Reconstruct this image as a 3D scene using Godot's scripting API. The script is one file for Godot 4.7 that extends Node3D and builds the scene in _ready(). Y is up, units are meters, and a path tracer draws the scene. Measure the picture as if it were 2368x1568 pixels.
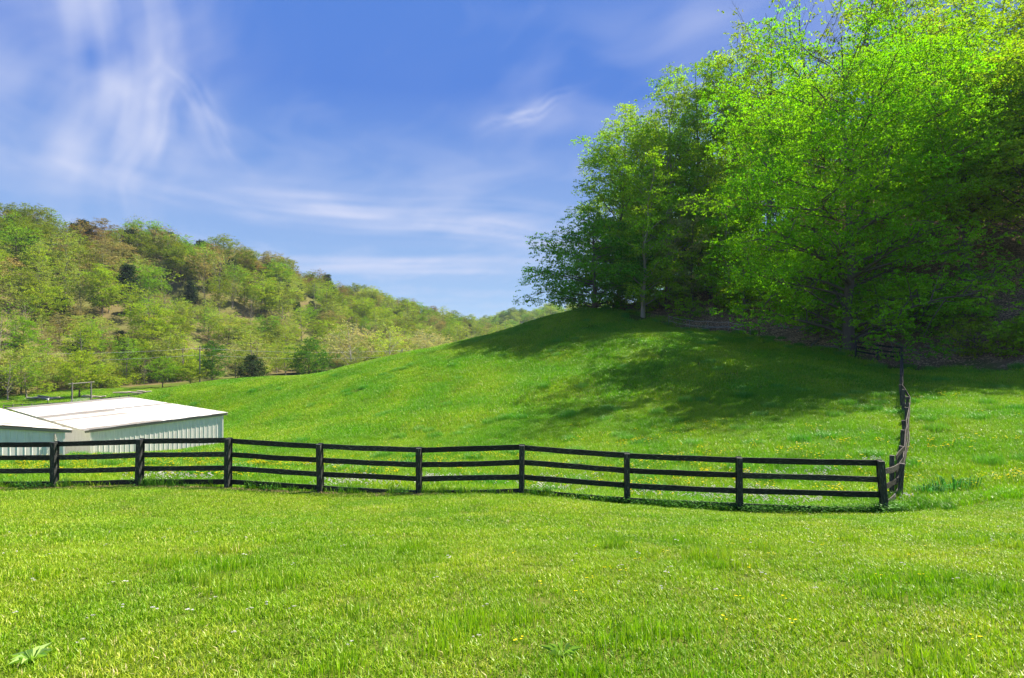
extends Node3D
# A lawn falling to a black board fence, a pasture hill, wooded slopes and two low white sheds.
# Plan coordinates: x to the east, d = distance ahead (z = -d). The eye stands 1.75 m above the origin.

const EXPO := 3.1
const EYE := 1.75
const F := 1411.0            # focal length in units of a 2368 wide frame

# ---------------------------------------------------------------- small tools
class MB:
	var v := PackedVector3Array()
	var n := PackedVector3Array()
	var c := PackedColorArray()
	var uv := PackedVector2Array()
	var ix := PackedInt32Array()
	func quad(a: Vector3, b: Vector3, cc: Vector3, d: Vector3, col: Color, u0 := Vector2.ZERO, u1 := Vector2.ONE) -> void:
		var k := v.size()
		v.append(a); v.append(b); v.append(cc); v.append(d)
		for i in 4: c.append(col)
		uv.append(Vector2(u0.x, u0.y)); uv.append(Vector2(u1.x, u0.y)); uv.append(Vector2(u1.x, u1.y)); uv.append(Vector2(u0.x, u1.y))
		ix.append(k); ix.append(k + 1); ix.append(k + 2); ix.append(k); ix.append(k + 2); ix.append(k + 3)
	func tri(a: Vector3, b: Vector3, cc: Vector3, col: Color) -> void:
		var k := v.size()
		v.append(a); v.append(b); v.append(cc)
		c.append(col); c.append(col); c.append(col)
		uv.append(Vector2.ZERO); uv.append(Vector2(1, 0)); uv.append(Vector2(0, 1))
		ix.append(k); ix.append(k + 1); ix.append(k + 2)
	# a rod through a list of points, radii per point
	func rod(pts: Array, rad: Array, sides: int, col: Color, cap := true) -> void:
		var first := v.size()
		var m := pts.size()
		var ref := Vector3(0.31, 0.2, 0.93)
		var run := 0.0
		for i in m:
			var t: Vector3 = (pts[mini(i + 1, m - 1)] - pts[maxi(i - 1, 0)]).normalized()
			if i > 0: run += pts[i].distance_to(pts[i - 1])
			var a := t.cross(ref)
			if a.length() < 0.1: a = t.cross(Vector3(1, 0, 0))
			a = a.normalized()
			var b := t.cross(a)
			for s in sides:
				var w := TAU * s / sides
				var dir := a * cos(w) + b * sin(w)
				v.append(pts[i] + dir * rad[i])
				c.append(col)
				uv.append(Vector2(float(s) / sides * 0.6, run))
		for i in m - 1:
			for s in sides:
				var p := first + i * sides + s
				var q := first + i * sides + (s + 1) % sides
				ix.append(p); ix.append(q + sides); ix.append(p + sides)
				ix.append(p); ix.append(q); ix.append(q + sides)
		if cap:
			for e in [0, m - 1]:
				var k := v.size()
				v.append(pts[e]); c.append(col); uv.append(Vector2(0.5, 0.5))
				for s in sides:
					var p := first + (e as int) * sides + s
					var q := first + (e as int) * sides + (s + 1) % sides
					ix.append(k); ix.append(p); ix.append(q)
	# a board of rectangular section swept from a to b, with a little sag, bow and rough ends
	func board(a: Vector3, b: Vector3, up: Vector3, hgt: float, thick: float, rng: RandomNumberGenerator, rough := 0.006, segs := 5, col := Color.WHITE) -> void:
		var t := (b - a)
		var ln := t.length()
		t /= ln
		var side := t.cross(up).normalized()
		var rings := []
		var bow := rng.randf_range(-1, 1) * rough * 2.4
		var sag := rng.randf_range(-1.6, 0.4) * rough * 1.6
		for i in segs + 1:
			var k := float(i) / segs
			var arch := 4.0 * k * (1.0 - k)
			var p := a + t * ln * k + side * bow * arch + up * sag * arch
			var j := func(): return rng.randf_range(-rough, rough)
			var h0: float = -hgt * 0.5 + j.call()
			var h1: float = hgt * 0.5 + j.call()
			var ch := minf(0.006, thick * 0.2)
			rings.append([p + up * (h0 + ch) + side * thick * 0.5, p + up * (h1 - ch) + side * thick * 0.5, p + up * h1 + side * (thick * 0.5 - ch), p + up * h1 - side * (thick * 0.5 - ch), p + up * (h1 - ch) - side * thick * 0.5, p + up * (h0 + ch) - side * thick * 0.5, p + up * h0])
		var off := rng.randf() * 10.0
		for i in segs:
			for s in 7:
				var r0: Array = rings[i]
				var r1: Array = rings[i + 1]
				quad(r0[s], r1[s], r1[(s + 1) % 7], r0[(s + 1) % 7], col, Vector2(off + ln * i / segs, s * 0.15), Vector2(off + ln * (i + 1) / segs, s * 0.15 + 0.15))
		for e in [0, segs]:
			var r: Array = rings[e]
			for s in range(1, 6): tri(r[0], r[s], r[s + 1], col)
	func box(at: Vector3, size: Vector3, basis := Basis(), col := Color.WHITE) -> void:
		var x := basis.x * size.x * 0.5
		var y := basis.y * size.y * 0.5
		var z := basis.z * size.z * 0.5
		quad(at - x - y + z, at + x - y + z, at + x + y + z, at - x + y + z, col)
		quad(at + x - y - z, at - x - y - z, at - x + y - z, at + x + y - z, col)
		quad(at - x - y - z, at - x - y + z, at - x + y + z, at - x + y - z, col)
		quad(at + x - y + z, at + x - y - z, at + x + y - z, at + x + y + z, col)
		quad(at - x + y + z, at + x + y + z, at + x + y - z, at - x + y - z, col)
		quad(at - x - y - z, at + x - y - z, at + x - y + z, at - x - y + z, col)
	func mesh(with_normals := false) -> ArrayMesh:
		var arr := []
		arr.resize(Mesh.ARRAY_MAX)
		arr[Mesh.ARRAY_VERTEX] = v
		arr[Mesh.ARRAY_COLOR] = c
		if uv.size() == v.size(): arr[Mesh.ARRAY_TEX_UV] = uv
		arr[Mesh.ARRAY_INDEX] = ix
		if with_normals:
			var nn := PackedVector3Array()
			nn.resize(v.size())
			for t in range(0, ix.size(), 3):
				var a := v[ix[t]]
				var g := (v[ix[t + 2]] - a).cross(v[ix[t + 1]] - a)
				for q in 3: nn[ix[t + q]] += g
			for i in nn.size(): nn[i] = nn[i].normalized()
			arr[Mesh.ARRAY_NORMAL] = nn
		var m := ArrayMesh.new()
		m.add_surface_from_arrays(Mesh.PRIMITIVE_TRIANGLES, arr)
		return m

var taken := {}
func numbered(called: String) -> String:
	var k: int = taken.get(called, 0)
	taken[called] = k + 1
	return called if k == 0 else "%s_%03d" % [called, k]
func meta(o: Node, label: String, category: String, group := "") -> void:
	o.set_meta("label", label)
	o.set_meta("category", category)
	if group: o.set_meta("group", group)
func base(called: String, label: String, category: String, at: Vector3, group := "") -> Node3D:
	var o := Node3D.new()
	o.name = numbered(called)
	o.position = at
	add_child(o)
	meta(o, label, category, group)
	return o
func part(called: String, mesh: Mesh, mat: Material, parent: Node) -> MeshInstance3D:
	var o := MeshInstance3D.new()
	o.name = called
	o.mesh = mesh
	o.material_override = mat
	parent.add_child(o, true)
	return o
func structure(called: String, mesh: Mesh, mat: Material) -> MeshInstance3D:
	var o := part(numbered(called), mesh, mat, self)
	o.set_meta("kind", "structure")
	return o
func stuff(called: String, label: String, category: String) -> Node3D:
	var o := base(called, label, category, Vector3.ZERO)
	o.set_meta("kind", "stuff")
	return o
func multi(called: String, mesh: Mesh, mat: Material, places: Array, tints: Array, parent: Node) -> void:
	if places.is_empty(): return
	var m := MultiMesh.new()
	m.transform_format = MultiMesh.TRANSFORM_3D
	m.use_colors = true
	m.mesh = mesh
	m.instance_count = places.size()
	for i in places.size():
		m.set_instance_transform(i, places[i])
		m.set_instance_color(i, tints[i])
	var o := MultiMeshInstance3D.new()
	o.name = called
	o.multimesh = m
	o.material_override = mat
	parent.add_child(o, true)

func mat(col: Color, rough := 0.9, spec := 0.3) -> StandardMaterial3D:
	var m := StandardMaterial3D.new()
	m.albedo_color = col.linear_to_srgb()
	m.roughness = rough
	m.metallic_specular = spec
	m.vertex_color_use_as_albedo = true
	return m
func leaf_mat(col: Color, glow := Color(0.75, 0.95, 0.35), rough := 0.75, spec := 0.13) -> StandardMaterial3D:
	var m := mat(col, rough, spec)
	m.backlight_enabled = true
	m.backlight = glow.linear_to_srgb()
	m.cull_mode = BaseMaterial3D.CULL_DISABLED
	return m
func noise_tex(seed_: int, freq: float, ramp: Array, w := 512, h := 512, octaves := 4) -> NoiseTexture2D:
	var f := FastNoiseLite.new()
	f.seed = seed_
	f.noise_type = FastNoiseLite.TYPE_SIMPLEX_SMOOTH
	f.frequency = freq
	f.fractal_octaves = octaves
	var t := NoiseTexture2D.new()
	t.width = w; t.height = h
	t.seamless = true
	t.noise = f
	var g := Gradient.new()
	g.offsets = PackedFloat32Array(ramp.map(func(r): return r[0]))
	g.colors = PackedColorArray(ramp.map(func(r): return (r[1] as Color).linear_to_srgb()))
	t.color_ramp = g
	return t

# ---------------------------------------------------------------- the lie of the land
var ctl := []      # [x, d, y]
const GX0 := -150.0
const GD0 := -26.0
const GS := 2.0
const GNX := 161
const GND := 106
var grid := PackedFloat32Array()
var bump := FastNoiseLite.new()

func spline() -> void:
	# points as (frame x, frame y, distance): the crest of the pasture and the foot of the woods
	for p in [[360, 905, 75.0], [560, 880, 76.0], [760, 862, 78.0], [850, 838, 78.0], [1000, 808, 80.0], [1150, 772, 81.0], [1320, 717, 82.0], [1430, 713, 83.0],
			[1487, 735, 77.0], [1600, 758, 73.0], [1750, 777, 66.0], [1980, 832, 53.0], [2368, 850, 45.0]]:
		ctl.append([(p[0] - 1184.0) / F * p[2], p[2], EYE + (784.0 - p[1]) / F * p[2]])
	for p in [[-30, -24, 1.6], [0, -24, 1.8], [30, -24, 2.0], [-12, 3, 0.0], [0, 3.3, -0.08], [12, 3, 0.1], [-8, 9, -1.12], [0, 9, -1.1], [8, 9, -1.05], [20, 8, -0.7], [-20, 8, -1.2],
			[-18.6, 18.2, -2.70], [-15.9, 18.0, -2.62], [-13.3, 17.8, -2.58], [-10.7, 17.6, -2.50], [-8.0, 17.3, -2.43], [-5.3, 16.9, -2.50], [-2.5, 16.5, -2.54], [0.3, 16.2, -2.44], [3, 15.9, -2.60], [5.8, 15.5, -2.64], [9.1, 14.9, -2.62], [4, 12.4, -1.98], [-4, 12.8, -1.95], [9, 11.8, -1.85], [-22, 18, -2.8], [16, 17, -2.5], [25, 18, -1.9], [-45, 18, -3.6], [45, 20, -0.9],
			[10.9, 17.3, -2.9], [15.5, 24, -2.62], [19.5, 30.5, -2.05], [25, 39, -1.45], [32.6, 51, -0.75],
			[-23, 32, -4.55], [-27.2, 39.4, -5.75], [-21.8, 46, -6.45], [-36, 40, -6.6], [-42, 52, -8.2], [-36, 58, -7.6], [-32, 60, -6.8],
			[0, 25, -3.6], [0, 33, -4.0], [0, 45, -3.1], [0, 60, -0.7], [-12, 26, -3.85], [-14, 36, -4.85], [-15, 46, -4.9], [-16, 60, -3.5], [-25, 62, -4.9],
			[12, 25, -2.95], [13, 35, -2.55], [16, 48, -0.5], [18, 62, 2.1], [8, 66, 1.9], [7, 50, -1.2], [18, 24, -2.3], [25, 33, -1.6], [33, 40, -0.9],
			[-60, 60, -9.3], [-58, 80, -9.0], [-48, 90, -7.2], [-36, 92, -5.6], [-24, 94, -5.0], [-10, 97, -2.3], [2, 98, 0.6], [9, 97, 3.2],
			[-92, 106, -10.4], [-75, 112, -10.1], [-66, 125, -9.3], [-50, 120, -9.4], [-30, 125, -9.6], [-10, 130, -9.6], [6, 135, -9.0], [20, 150, -7.0], [-100, 60, -10.5], [-80, 160, -9.6], [-30, 180, -10], [10, 180, -10], [-140, 100, -10.5], [-140, 180, -10], [-140, 20, -9],
			[24, 95, 9.5], [36, 104, 16.5], [60, 120, 28.0], [85, 136, 34], [22, 118, 3.0], [34, 126, 10.0], [40, 180, 4.0], [100, 180, 40],
			[31, 77, 7.5], [44, 86, 15.5], [68, 101, 27.0], [40, 60, 5.0], [55, 70, 13.5], [80, 86, 26.0], [46, 52, 4.6], [62, 61, 13.2], [88, 76, 26], [52, 30, 0.5], [70, 40, 9.5], [95, 50, 21], [120, 20, 15], [80, 0, 5], [150, 120, 40], [150, 60, 34]]:
		ctl.append([float(p[0]), float(p[1]), float(p[2])])
	# thin plate spline through them
	var n := ctl.size()
	var m := n + 3
	var A := []
	for i in m:
		var row := PackedFloat64Array()
		row.resize(m + 1)
		A.append(row)
	for i in n:
		for j in n:
			A[i][j] = kern(ctl[i][0] - ctl[j][0], ctl[i][1] - ctl[j][1]) + (0.25 if i == j else 0.0)
		A[i][n] = 1.0; A[i][n + 1] = ctl[i][0]; A[i][n + 2] = ctl[i][1]
		A[n][i] = 1.0; A[n + 1][i] = ctl[i][0]; A[n + 2][i] = ctl[i][1]
		A[i][m] = ctl[i][2]
	for k in m:
		var best := k
		for i in range(k + 1, m):
			if absf(A[i][k]) > absf(A[best][k]): best = i
		var t = A[k]; A[k] = A[best]; A[best] = t
		var rk: PackedFloat64Array = A[k]
		for i in range(k + 1, m):
			var ri: PackedFloat64Array = A[i]
			var q := ri[k] / rk[k]
			if q == 0.0: continue
			for j in range(k, m + 1): ri[j] -= q * rk[j]
			A[i] = ri
	var w := PackedFloat64Array()
	w.resize(m)
	for k in range(m - 1, -1, -1):
		var s: float = A[k][m]
		for j in range(k + 1, m): s -= A[k][j] * w[j]
		w[k] = s / A[k][k]
	grid.resize(GNX * GND)
	for j in GND:
		for i in GNX:
			var x := GX0 + i * GS
			var d := GD0 + j * GS
			var s: float = w[n] + w[n + 1] * x + w[n + 2] * d
			for q in n:
				var c: Array = ctl[q]
				var dx: float = x - c[0]
				var dd: float = d - c[1]
				var r2 := dx * dx + dd * dd
				if r2 > 0.0001: s += w[q] * r2 * log(r2) * 0.01
			if d > 10.0 and x > -60.0: s += bump.get_noise_2d(x * 3.0, d * 3.0) * 0.34
			grid[j * GNX + i] = s
func kern(dx: float, dd: float) -> float:
	var r2 := dx * dx + dd * dd
	return r2 * log(r2) * 0.01 if r2 > 0.0001 else 0.0
func gh(x: float, d: float) -> float:
	var fx := clampf((x - GX0) / GS, 0.0, GNX - 1.001)
	var fd := clampf((d - GD0) / GS, 0.0, GND - 1.001)
	var i := int(fx)
	var j := int(fd)
	var a := fx - i
	var b := fd - j
	var k := j * GNX + i
	return lerpf(lerpf(grid[k], grid[k + 1], a), lerpf(grid[k + GNX], grid[k + GNX + 1], a), b)
func gp(x: float, d: float) -> Vector3:
	return Vector3(x, gh(x, d), -d)
func gn(x: float, d: float) -> Vector3:
	var e := 0.7
	return Vector3(gh(x - e, d) - gh(x + e, d), 2.0 * e, gh(x, d + e) - gh(x, d - e)).normalized()
func at(px: float, d: float) -> Vector2:      # plan position seen at frame x, distance d
	return Vector2((px - 1184.0) / F * d, d)

# far hill on the other side of the valley: t along its foot, s up its side
const HT := Vector2(0.348, 0.938)
const HN := Vector2(-0.938, 0.348)
const HO := Vector2(-105, 125)
var ridge := Curve.new()
func hill_rise(t: float, s: float) -> float:
	var top := 50.0
	if t > 157.0: top = lerpf(50.0, 36.0, (t - 157.0) / 100.0)
	if t > 257.0: top = lerpf(36.0, 24.0, (t - 257.0) / 122.0)
	if t > 379.0: top = lerpf(24.0, -4.0, clampf((t - 379.0) / 150.0, 0, 1))
	var k := clampf(s / 104.0, 0.0, 1.0)
	var up := k * 0.85 + 0.15 * sin(k * PI * 0.5)
	if s > 104.0: up = 1.0 - pow((s - 104.0) / 120.0, 2.0)
	var y := top * up
	y += bump.get_noise_2d(t * 0.9 + 300.0, s * 0.35) * 9.0 * sin(clampf(s / 130.0, 0, 1) * PI)
	return -10.3 + y
func hill(t: float, s: float) -> Vector3:
	var p := HO + HT * t + HN * s
	var y := hill_rise(t, s)
	if s < 12.0: y = maxf(y, lerpf(gh(p.x, p.y), y, clampf(s / 12.0, 0, 1)))
	return Vector3(p.x, y, -p.y)

# foot of the woods on the pasture hill: woods where x > wood_edge(d)
const EDGE := [[20, 64], [30, 54], [45, 39.0], [52, 31.5], [58, 29.0], [66, 26.8], [73, 21.8], [77, 18.0], [82, 15.0], [86, 12.0], [100, 16], [120, 24], [150, 34], [190, 44]]
func wood_edge(d: float) -> float:
	if d <= EDGE[0][0]: return EDGE[0][1]
	for i in EDGE.size() - 1:
		if d <= EDGE[i + 1][0]: return lerpf(EDGE[i][1], EDGE[i + 1][1], (d - EDGE[i][0]) / (EDGE[i + 1][0] - EDGE[i][0]))
	return EDGE[EDGE.size() - 1][1]
func in_wood(x: float, d: float) -> float:
	return x - wood_edge(d) + bump.get_noise_2d(x * 9.0, d * 9.0) * 3.0

# front fence: x, d of its posts
const POSTS := [[-18.65, 18.2], [-15.95, 18.0], [-13.3, 17.8], [-10.7, 17.6], [-8.02, 17.3], [-5.28, 16.9], [-2.5, 16.5], [0.26, 16.2], [3.0, 15.9], [5.78, 15.5], [9.09, 14.9]]
func fence_d(x: float) -> float:
	if x <= POSTS[0][0]: return POSTS[0][1]
	for i in POSTS.size() - 1:
		if x <= POSTS[i + 1][0]: return lerpf(POSTS[i][1], POSTS[i + 1][1], (x - POSTS[i][0]) / (POSTS[i + 1][0] - POSTS[i][0]))
	return 15.0 + (x - 9.09) * 0.35

func _ready() -> void:
	bump.seed = 5
	bump.frequency = 0.02
	bump.fractal_octaves = 3
	camera_and_light()
	spline()
	land()
	grass()
	sheds()
	fences()
	valley_things()
	trees()
	small_plants()

# ---------------------------------------------------------------- camera, sky, sun
func camera_and_light() -> void:
	var cam := Camera3D.new()
	cam.name = "camera"
	cam.position = Vector3(0, EYE, 0)
	cam.fov = rad_to_deg(2.0 * atan(784.0 / F))
	cam.near = 0.1
	cam.far = 4000.0
	add_child(cam)
	cam.current = true
	var sun := DirectionalLight3D.new()
	sun.name = "sun"
	sun.light_energy = 1.35
	sun.light_color = Color(1.0, 0.955, 0.88)
	sun.light_angular_distance = 0.55
	sun.shadow_enabled = true
	var el := deg_to_rad(50.0)
	var to_sun := Vector3(0.77 * cos(el), sin(el), -0.638 * cos(el))
	sun.transform = Transform3D(Basis.looking_at(-to_sun), Vector3(0, 60, 0))
	add_child(sun)
	var e := Environment.new()
	e.background_mode = Environment.BG_SKY
	e.sky = Sky.new()
	var pm := PanoramaSkyMaterial.new()
	pm.panorama = sky_picture()
	e.sky.sky_material = pm
	e.tonemap_mode = Environment.TONE_MAPPER_LINEAR
	e.tonemap_exposure = EXPO
	e.sdfgi_enabled = true
	e.ssao_enabled = true
	e.ssil_enabled = true
	e.fog_enabled = true
	e.fog_density = 0.00012
	e.fog_light_color = Color(0.78, 0.86, 0.95)
	var w := WorldEnvironment.new()
	w.name = "air"
	w.environment = e
	add_child(w)

var soft := FastNoiseLite.new()
func sky_picture() -> ImageTexture:
	soft.seed = 31; soft.frequency = 1.0; soft.fractal_octaves = 2; soft.noise_type = FastNoiseLite.TYPE_SIMPLEX_SMOOTH
	var W := 2048
	var H := 1024
	var n1 := FastNoiseLite.new(); n1.seed = 11; n1.frequency = 1.0; n1.fractal_octaves = 5; n1.noise_type = FastNoiseLite.TYPE_SIMPLEX_SMOOTH
	var n2 := FastNoiseLite.new(); n2.seed = 23; n2.frequency = 1.0; n2.fractal_octaves = 4; n2.noise_type = FastNoiseLite.TYPE_SIMPLEX_SMOOTH
	var data := PackedFloat32Array()
	data.resize(W * H * 3)
	var zen := Vector3(0.075, 0.225, 0.68)
	var mid := Vector3(0.105, 0.248, 0.73)
	var low := Vector3(0.50, 0.73, 0.98)
	for j in H / 2 + 2:
		var el := 90.0 - 180.0 * (j + 0.5) / H
		var k := clampf(el / 45.0, 0.0, 1.0)
		var sky := low.lerp(mid, clampf(pow(maxf(el, 0.0) / 22.0, 0.72), 0, 1)).lerp(zen, clampf((el - 25.0) / 50.0, 0, 1))
		var se := 1.0 / maxf(0.12, sin(deg_to_rad(maxf(el, 2.0))))
		for i in W:
			var az := 360.0 * (i + 0.5) / W      # north, where the camera looks, is at the left edge
			if az > 180.0: az -= 360.0
			# cloud sheet seen from below, far overhead: gnomonic plan of the high air
			var r := 1.0 / tan(deg_to_rad(maxf(el, 2.5)))
			var a := deg_to_rad(az)
			var cx := sin(a) * r
			var cy := cos(a) * r
			var wx := cx + 0.35 * n2.get_noise_2d(cx * 0.5, cy * 0.5)
			var wy := cy + 0.35 * n2.get_noise_2d(cx * 0.5 + 40.0, cy * 0.5)
			var haze := n1.get_noise_2d(wx * 0.45 + 7.0, wy * 0.28)
			var fib := n1.get_noise_2d(wx * 1.9 + 0.9 * wy, wy * 0.55 - 0.2 * wx)
			var cl := clampf(haze * 0.36 + 0.06 + fib * 0.17, 0.0, 0.45)
			# the plume and wisps of cirrus this afternoon
			cl += wisp(az, el, -34.0, 24.0, 12.0, 4.6, 100.0, n1) * 0.46
			cl += wisp(az, el, -30.5, 16.0, 6.0, 2.2, 74.0, n1) * 0.42
			cl += wisp(az, el, -36.0, 19.0, 9.0, 6.5, 60.0, n1) * 0.40
			cl += wisp(az, el, -26.5, 18.0, 4.0, 1.1, 128.0, n1) * 0.36
			cl += wisp(az, el, 1.4, 20.4, 3.6, 0.75, 21.0, n1) * 0.5
			cl += wisp(az, el, -16.0, 12.2, 17.0, 1.5, -3.0, n1) * 0.5
			cl += wisp(az, el, -3.0, 9.8, 14.0, 1.1, -4.0, n1) * 0.6
			cl += wisp(az, el, -10.0, 6.6, 16.0, 1.0, 2.0, n1) * 0.55
			cl += wisp(az, el, 16.0, 24.0, 14.0, 7.0, 10.0, n1) * 0.30
			cl = clampf(cl, 0.0, 0.8)
			var white := Vector3(0.70, 0.75, 0.96)
			var c := sky.lerp(white, cl)
			var q := (j * W + i) * 3
			data[q] = c.x / EXPO
			data[q + 1] = c.y / EXPO
			data[q + 2] = c.z / EXPO
	for j in range(H / 2 + 2, H):
		for i in W:
			var q := (j * W + i) * 3
			data[q] = 0.10 / EXPO; data[q + 1] = 0.16 / EXPO; data[q + 2] = 0.06 / EXPO
	return ImageTexture.create_from_image(Image.create_from_data(W, H, false, Image.FORMAT_RGBF, data.to_byte_array()))
func wisp(az: float, el: float, a0: float, e0: float, long: float, wide: float, turn: float, n: FastNoiseLite) -> float:
	var da := (az - a0) * cos(deg_to_rad(el))
	var de := el - e0
	if absf(da) > long * 2.4 or absf(de) > maxf(wide * 3.0, long * 2.4): return 0.0
	var c := cos(deg_to_rad(turn))
	var s := sin(deg_to_rad(turn))
	var u := (da * c + de * s) / long
	var v := (-da * s + de * c) / wide
	v += 0.7 * soft.get_noise_2d(u * 0.55 + a0, e0)
	var g := exp(-u * u - v * v)
	if g < 0.01: return 0.0
	var f := soft.get_noise_2d(u * 0.8 + a0 * 3.0, v * 0.9 + e0)
	f += 0.45 * n.get_noise_2d(u * 0.55 + a0 + v * 0.3, v * 2.4 + e0 + u * 0.4)
	return g * clampf(0.55 + 0.95 * f, 0.0, 1.3)

# ---------------------------------------------------------------- ground
func land() -> void:
	var g := MB.new()
	var soil := FastNoiseLite.new(); soil.seed = 77; soil.frequency = 0.22; soil.fractal_octaves = 4
	for j in GND:
		for i in GNX:
			var x := GX0 + i * GS
			var d := GD0 + j * GS
			g.v.append(Vector3(x, grid[j * GNX + i], -d))
			var nz := soil.get_noise_2d(x, d)
			var col := Color(0.085, 0.135, 0.018).lerp(Color(0.13, 0.15, 0.035), clampf(0.4 + nz, 0, 1))
			if d > 14.0 and in_wood(x, d) > 0.0: col = Color(0.22, 0.135, 0.08).lerp(Color(0.31, 0.20, 0.125), clampf(0.5 + nz * 1.2, 0, 1))
			g.c.append(col)
	for j in GND - 1:
		for i in GNX - 1:
			var k := j * GNX + i
			g.ix.append_array(PackedInt32Array([k, k + GNX, k + GNX + 1, k, k + GNX + 1, k + 1]))
	var gm := mat(Color.WHITE, 1.0, 0.1)
	gm.albedo_texture = noise_tex(3, 0.05, [[0.0, Color(0.55, 0.55, 0.5)], [0.5, Color(0.85, 0.85, 0.8)], [1.0, Color(1, 1, 1)]])
	gm.uv1_triplanar = true
	gm.uv1_world_triplanar = true
	gm.uv1_scale = Vector3(0.23, 0.23, 0.23)
	structure("ground", g.mesh(true), gm)
	# the valley floor beyond, to the horizon
	var vf := MB.new()
	vf.quad(Vector3(-2500, -10.6, 400), Vector3(-2500, -10.6, -3500), Vector3(2500, -10.6, -3500), Vector3(2500, -10.6, 400), Color(0.10, 0.14, 0.03))
	var vm := mat(Color.WHITE, 1.0, 0.1)
	vm.albedo_texture = gm.albedo_texture
	vm.uv1_triplanar = true; vm.uv1_world_triplanar = true; vm.uv1_scale = Vector3(0.05, 0.05, 0.05)
	structure("valley_floor", vf.mesh(), vm)
	# the hill across the valley
	var h := MB.new()
	var nt := 116
	var ns := 36
	for a in nt:
		for b in ns:
			var t := -120.0 + a * 6.0
			var s := -6.0 + b * 5.0
			var p := hill(t, s)
			h.v.append(p)
			var nz := soil.get_noise_2d(t * 0.5, s * 0.5)
			h.c.append(Color(0.19, 0.145, 0.075).lerp(Color(0.14, 0.165, 0.045), clampf(0.5 + nz * 1.6, 0, 1)))
	for a in nt - 1:
		for b in ns - 1:
			var k := a * ns + b
			h.ix.append_array(PackedInt32Array([k, k + 1, k + ns + 1, k, k + ns + 1, k + ns]))
	structure("hill", h.mesh(true), gm)
	# a farther hill closing the valley
	var fh := MB.new()
	for a in 61:
		for b in 13:
			var p := far_hill(a / 60.0, b / 12.0)
			fh.v.append(p)
			fh.c.append(Color(0.11, 0.14, 0.04))
	for a in 60:
		for b in 12:
			var k := a * 13 + b
			fh.ix.append_array(PackedInt32Array([k, k + 1, k + 14, k, k + 14, k + 13]))
	structure("distant_hill", fh.mesh(true), gm)
func far_hill(a: float, b: float) -> Vector3:
	var x := lerpf(-260.0, 420.0, a)
	var d := 640.0 + b * 200.0 + 40.0 * sin(a * 9.0)
	var top := 37.0 + 7.0 * sin(a * 13.0 + 1.0) + bump.get_noise_2d(x * 0.6, 50.0) * 14.0
	top *= smoothstep(0.05, 0.38, a)
	return Vector3(x, -11.0 + top * sin(clampf(b * 0.62, 0, 1) * PI * 0.8), -d)

# ---------------------------------------------------------------- grass
func grass_patch(seed_: int, size: float, count: int, l0: float, l1: float, wid: float, lean: float, cols: Array, bias := 0.5) -> ArrayMesh:
	var rng := RandomNumberGenerator.new()
	rng.seed = seed_
	var g := MB.new()
	var cl := []
	for i in 7: cl.append(Vector2(rng.randf_range(-0.5, 0.5) * size, rng.randf_range(-0.5, 0.5) * size))
	for i in count:
		var p := Vector2(rng.randf_range(-0.5, 0.5) * size, rng.randf_range(-0.5, 0.5) * size)
		if rng.randf() < 0.45: p = p.lerp(cl[rng.randi() % 7], 0.6)
		var a := rng.randf() * TAU
		var out := Vector3(cos(a), 0, sin(a))
		var side := Vector3(-sin(a), 0, cos(a)).rotated(Vector3.UP, rng.randf_range(-0.6, 0.6))
		var ln := rng.randf_range(l0, l1)
		var bend := lean * rng.randf_range(0.2, 1.0)
		var w := wid * rng.randf_range(0.6, 1.3)
		var b0 := Vector3(p.x, -0.02, p.y)
		var b1 := b0 + Vector3.UP * ln * 0.55 + out * ln * 0.22 * bend
		var b2 := b0 + Vector3.UP * ln * (1.0 - 0.35 * bend) + out * ln * 0.75 * bend
		var pick: Array = cols[0]
		var q := rng.randf()
		for cc in cols:
			if q < cc[1]:
				pick = cc
				break
		var f := rng.randf_range(0.75, 1.25)
		var col := Color(pick[0].r * f, pick[0].g * f, pick[0].b * f)
		var k := g.v.size()
		g.v.append(b0 - side * w * 0.5); g.v.append(b0 + side * w * 0.5)
		g.v.append(b1 - side * w * 0.45); g.v.append(b1 + side * w * 0.45)
		g.v.append(b2)
		for z in 5: g.c.append(col)
		g.ix.append_array(PackedInt32Array([k, k + 2, k + 1, k + 1, k + 2, k + 3, k + 2, k + 4, k + 3]))
	return g.mesh()
func upright(x: float, d: float, turn: float, sc: Vector3) -> Transform3D:
	var n := gn(x, d)
	var b := Basis(Quaternion(Vector3.UP, n)) * Basis(Vector3.UP, turn)
	return Transform3D(b.scaled_local(sc), gp(x, d))
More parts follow.
